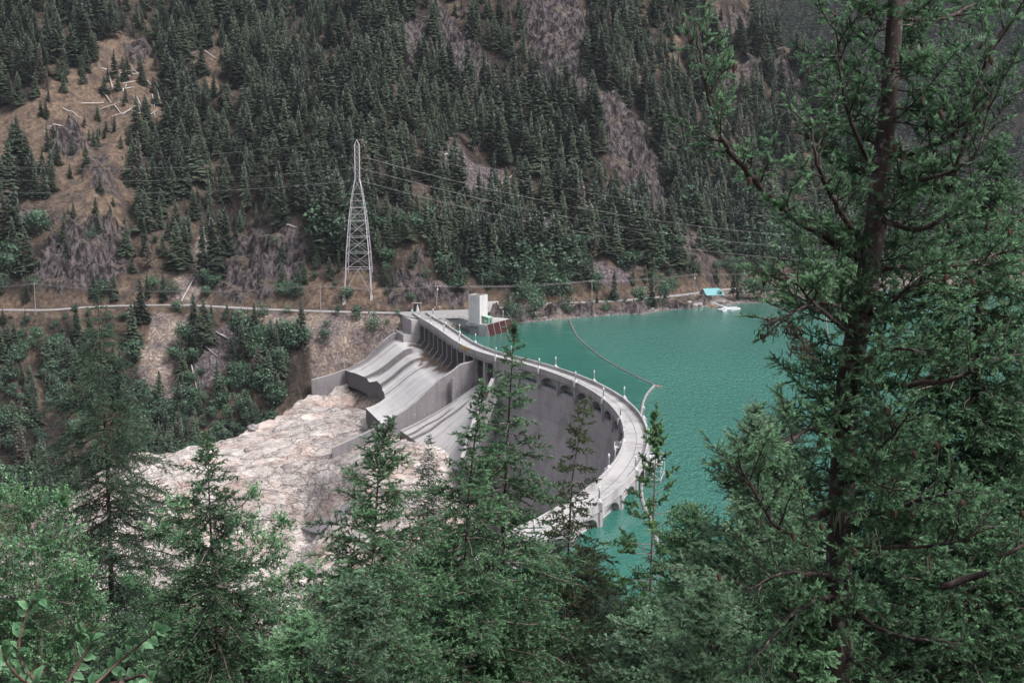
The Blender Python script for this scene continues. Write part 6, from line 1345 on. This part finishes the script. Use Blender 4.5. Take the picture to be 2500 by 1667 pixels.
broadleaf('alder_tree', 'dark leafy tree in the shade at the bottom right of centre', [(1650, 1350, 60, 0), (1620, 1450, 80, 0), (1700, 1480, 80, 0), (1660, 1580, 100, 0), (1500, 1600, 80, 0), (1800, 1560, 90, 0), (1560, 1400, 50, 0), (1480, 1500, 60, 0)], 40, [(1650, 1400), (1650, 1700)], 304, .085, 11000, 'leaf', -.28)
broadleaf('maple_tree', 'vivid green leafy tree at the right edge behind the big fir', [(2420, 560, 70, 0), (2470, 480, 60, 0), (2350, 520, 50, 0), (2480, 650, 70, 0), (2400, 700, 70, 0), (2300, 760, 60, 0), (2470, 780, 80, 0), (2360, 850, 80, 0), (2240, 840, 60, 0), (2470, 950, 90, 0), (2380, 1000, 80, 0), (2270, 960, 70, 0)], 30, [(2400, 600), (2395, 1000), (2392, 1700)], 305, .07, 15000, 'leaf', -.14)
broadleaf('willow_shrub', 'pale green shrub at the lake edge seen left of the big trunk', [(1960, 690, 30, 0), (2010, 670, 35, 0), (1990, 720, 30, 0), (2050, 700, 35, 0), (2080, 660, 30, 0)], 60, [(2010, 720), (2030, 900), (2040, 1500)], 306, .12, 4200, 'leaf', .0)
# ---- leafy branch close to the lens at the lower left
def leafbranch():
    rs = np.random.RandomState(41); D0 = 5.2; base = atY(60, 1760, D0); root = thing('leafy_branch', 'leafy sapling with large bright green leaves close by at the bottom left corner', 'sapling', tuple(base)); b = MB()
    paths = [[(60, 1760), (95, 1662), (60, 1610), (45, 1560), (62, 1490), (78, 1450), (100, 1440)], [(45, 1560), (20, 1575), (-10, 1590)], [(95, 1662), (160, 1655), (215, 1660), (270, 1610), (330, 1560), (385, 1515)], [(215, 1662), (300, 1640), (350, 1625), (372, 1648)], [(160, 1655), (190, 1600), (215, 1560), (220, 1540)], [(110, 1668), (60, 1640), (20, 1600), (5, 1560)], [(300, 1640), (240, 1720), (200, 1800)], [(95, 1662), (130, 1690), (150, 1760)]]
    lv = []
    for i, p in enumerate(paths):
        Q = catm3([atY(x, y+22, D0+.12*math.sin(x*.02+i))-base for x, y in p], 5); b.tube(Q, list(np.linspace(.011, .004, len(Q))), 5)
        for k in range(3, len(Q), 2): lv.append((Q[k], Q[min(k+1, len(Q)-1)]-Q[k-1]))
        lv.append((Q[-1], Q[-1]-Q[-2]))
    b.build('stem', M['barkred'], root, True)
    U = np.linspace(0, 1, 11); W = .30*np.sin(np.pi*np.clip(U, 0, 1)**.85)*(1-.25*U)+.004; V0 = []; F0 = []
    for i, (u, w) in enumerate(zip(U, W)): z = .10*math.sin(u*2.6); wv_ = .025*math.sin(i*2.3); V0 += [(-w, z+.22*w+wv_, u), (0, z, u), (w, z+.22*w-wv_, u)]
    for i in range(10): a = i*3; F0 += [(a, a+1, a+4, a+3), (a+1, a+2, a+5, a+4)]
    P, D = [], []
    for p, t in lv:
        for j in range(2 if rs.rand() < .75 else 1): t_ = nrm(t); s = nrm(np.cross(t_, np.array([0, 1., 0]))*(1 if j else -1)+rs.randn(3)*.25); D.append(nrm(t_*.5+s*.8+np.array([0, -.15, .18+.3*rs.randn()]))); P.append(p)
    P, D = np.array(P), np.array(D); n = len(P); nn = nrm(np.array([0, -.55, .75])+rs.randn(n, 3)*.35); a = nrm(np.cross(D, nn)); bb = np.cross(a, D); s = (.044+.034*rs.rand(n))[:, None]; T = .15+.8*rs.rand(n)
    V, F, T = inst(np.array(V0), np.array(F0), P, a*s, bb*s, D*s, T, np.tile([.12, -.22, .12], 11)); link('leaves', mesh_np('leaves', V, F, M['bigleaf'], {'tint': T}, True), root)
leafbranch()
# ---- understorey on the near slope: firs further down the bank
k_ = 0
for i, (px, top, Y) in enumerate([(300, 1500, 52), (430, 1440, 60), (620, 1560, 48), (760, 1600, 50), (1120, 1480, 55), (1280, 1400, 60), (1330, 1560, 46), (1480, 1420, 62), (1560, 1560, 50), (1760, 1480, 56), (1850, 1350, 60), (2000, 1300, 58), (2120, 1400, 50), (2250, 1250, 56), (2320, 1500, 44), (2450, 1300, 50), (160, 1560, 60), (40, 1500, 58), (940, 1520, 58), (1040, 1620, 46), (1650, 1620, 44), (2050, 1600, 42), (2480, 1560, 38), (1200, 1600, 44), (1420, 1620, 42), (880, 1640, 44), (520, 1640, 50)]):
    tp = atY(px, top, Y); g = gz(tp[0], Y); h = tp[2]-g
    src = [U1, U2, U3][i % 3]; h0 = src['tip_h']; t = copy_tree(src); t.location = (tp[0], Y, g); t.rotation_euler = (0, 0, rng.rand()*6); t.scale = (h/h0,)*3
    t['label'] = 'shaded fir lower down the near bank, %s' % ['behind the lower left alder', 'behind the coned fir', 'behind the central firs', 'behind the spruce and pine', 'behind the pale firs', 'behind the big mossy trunk'][0 if px < 350 else 1 if px < 800 else 2 if px < 1300 else 3 if px < 1600 else 4 if px < 1900 else 5]; t['category'] = 'tree'
    t['group'] = 'shaded firs on the near bank %d' % (0 if px < 350 else 1 if px < 800 else 2 if px < 1300 else 3 if px < 1600 else 4 if px < 1900 else 5)
# ================================================================== AIR
def haze():
    me = MB().box((100, 1250, -124), (3400, 3000, 1450)).mesh('haze', None) if False else None
    b = MB().box((100, 1250, -124), (3400, 3000, 1450)); me = bpy.data.meshes.new('haze'); me.from_pydata(b.v, [], b.f)
    m = bpy.data.materials.new('air'); m.use_nodes = True; nt = m.node_tree; nt.nodes.remove(nt.nodes['Principled BSDF']); v = nt.nodes.new('ShaderNodeVolumePrincipled')
    v.inputs['Color'].default_value = (.78, .84, .95, 1); v.inputs['Density'].default_value = HAZE; v.inputs['Anisotropy'].default_value = 0.0
    nt.links.new(v.outputs[0], nt.nodes['Material Output'].inputs['Volume']); me.materials.append(m); link('haze', me, kind='stuff', label='thin haze in the valley air', cat='haze')
HAZE = .000035
haze()
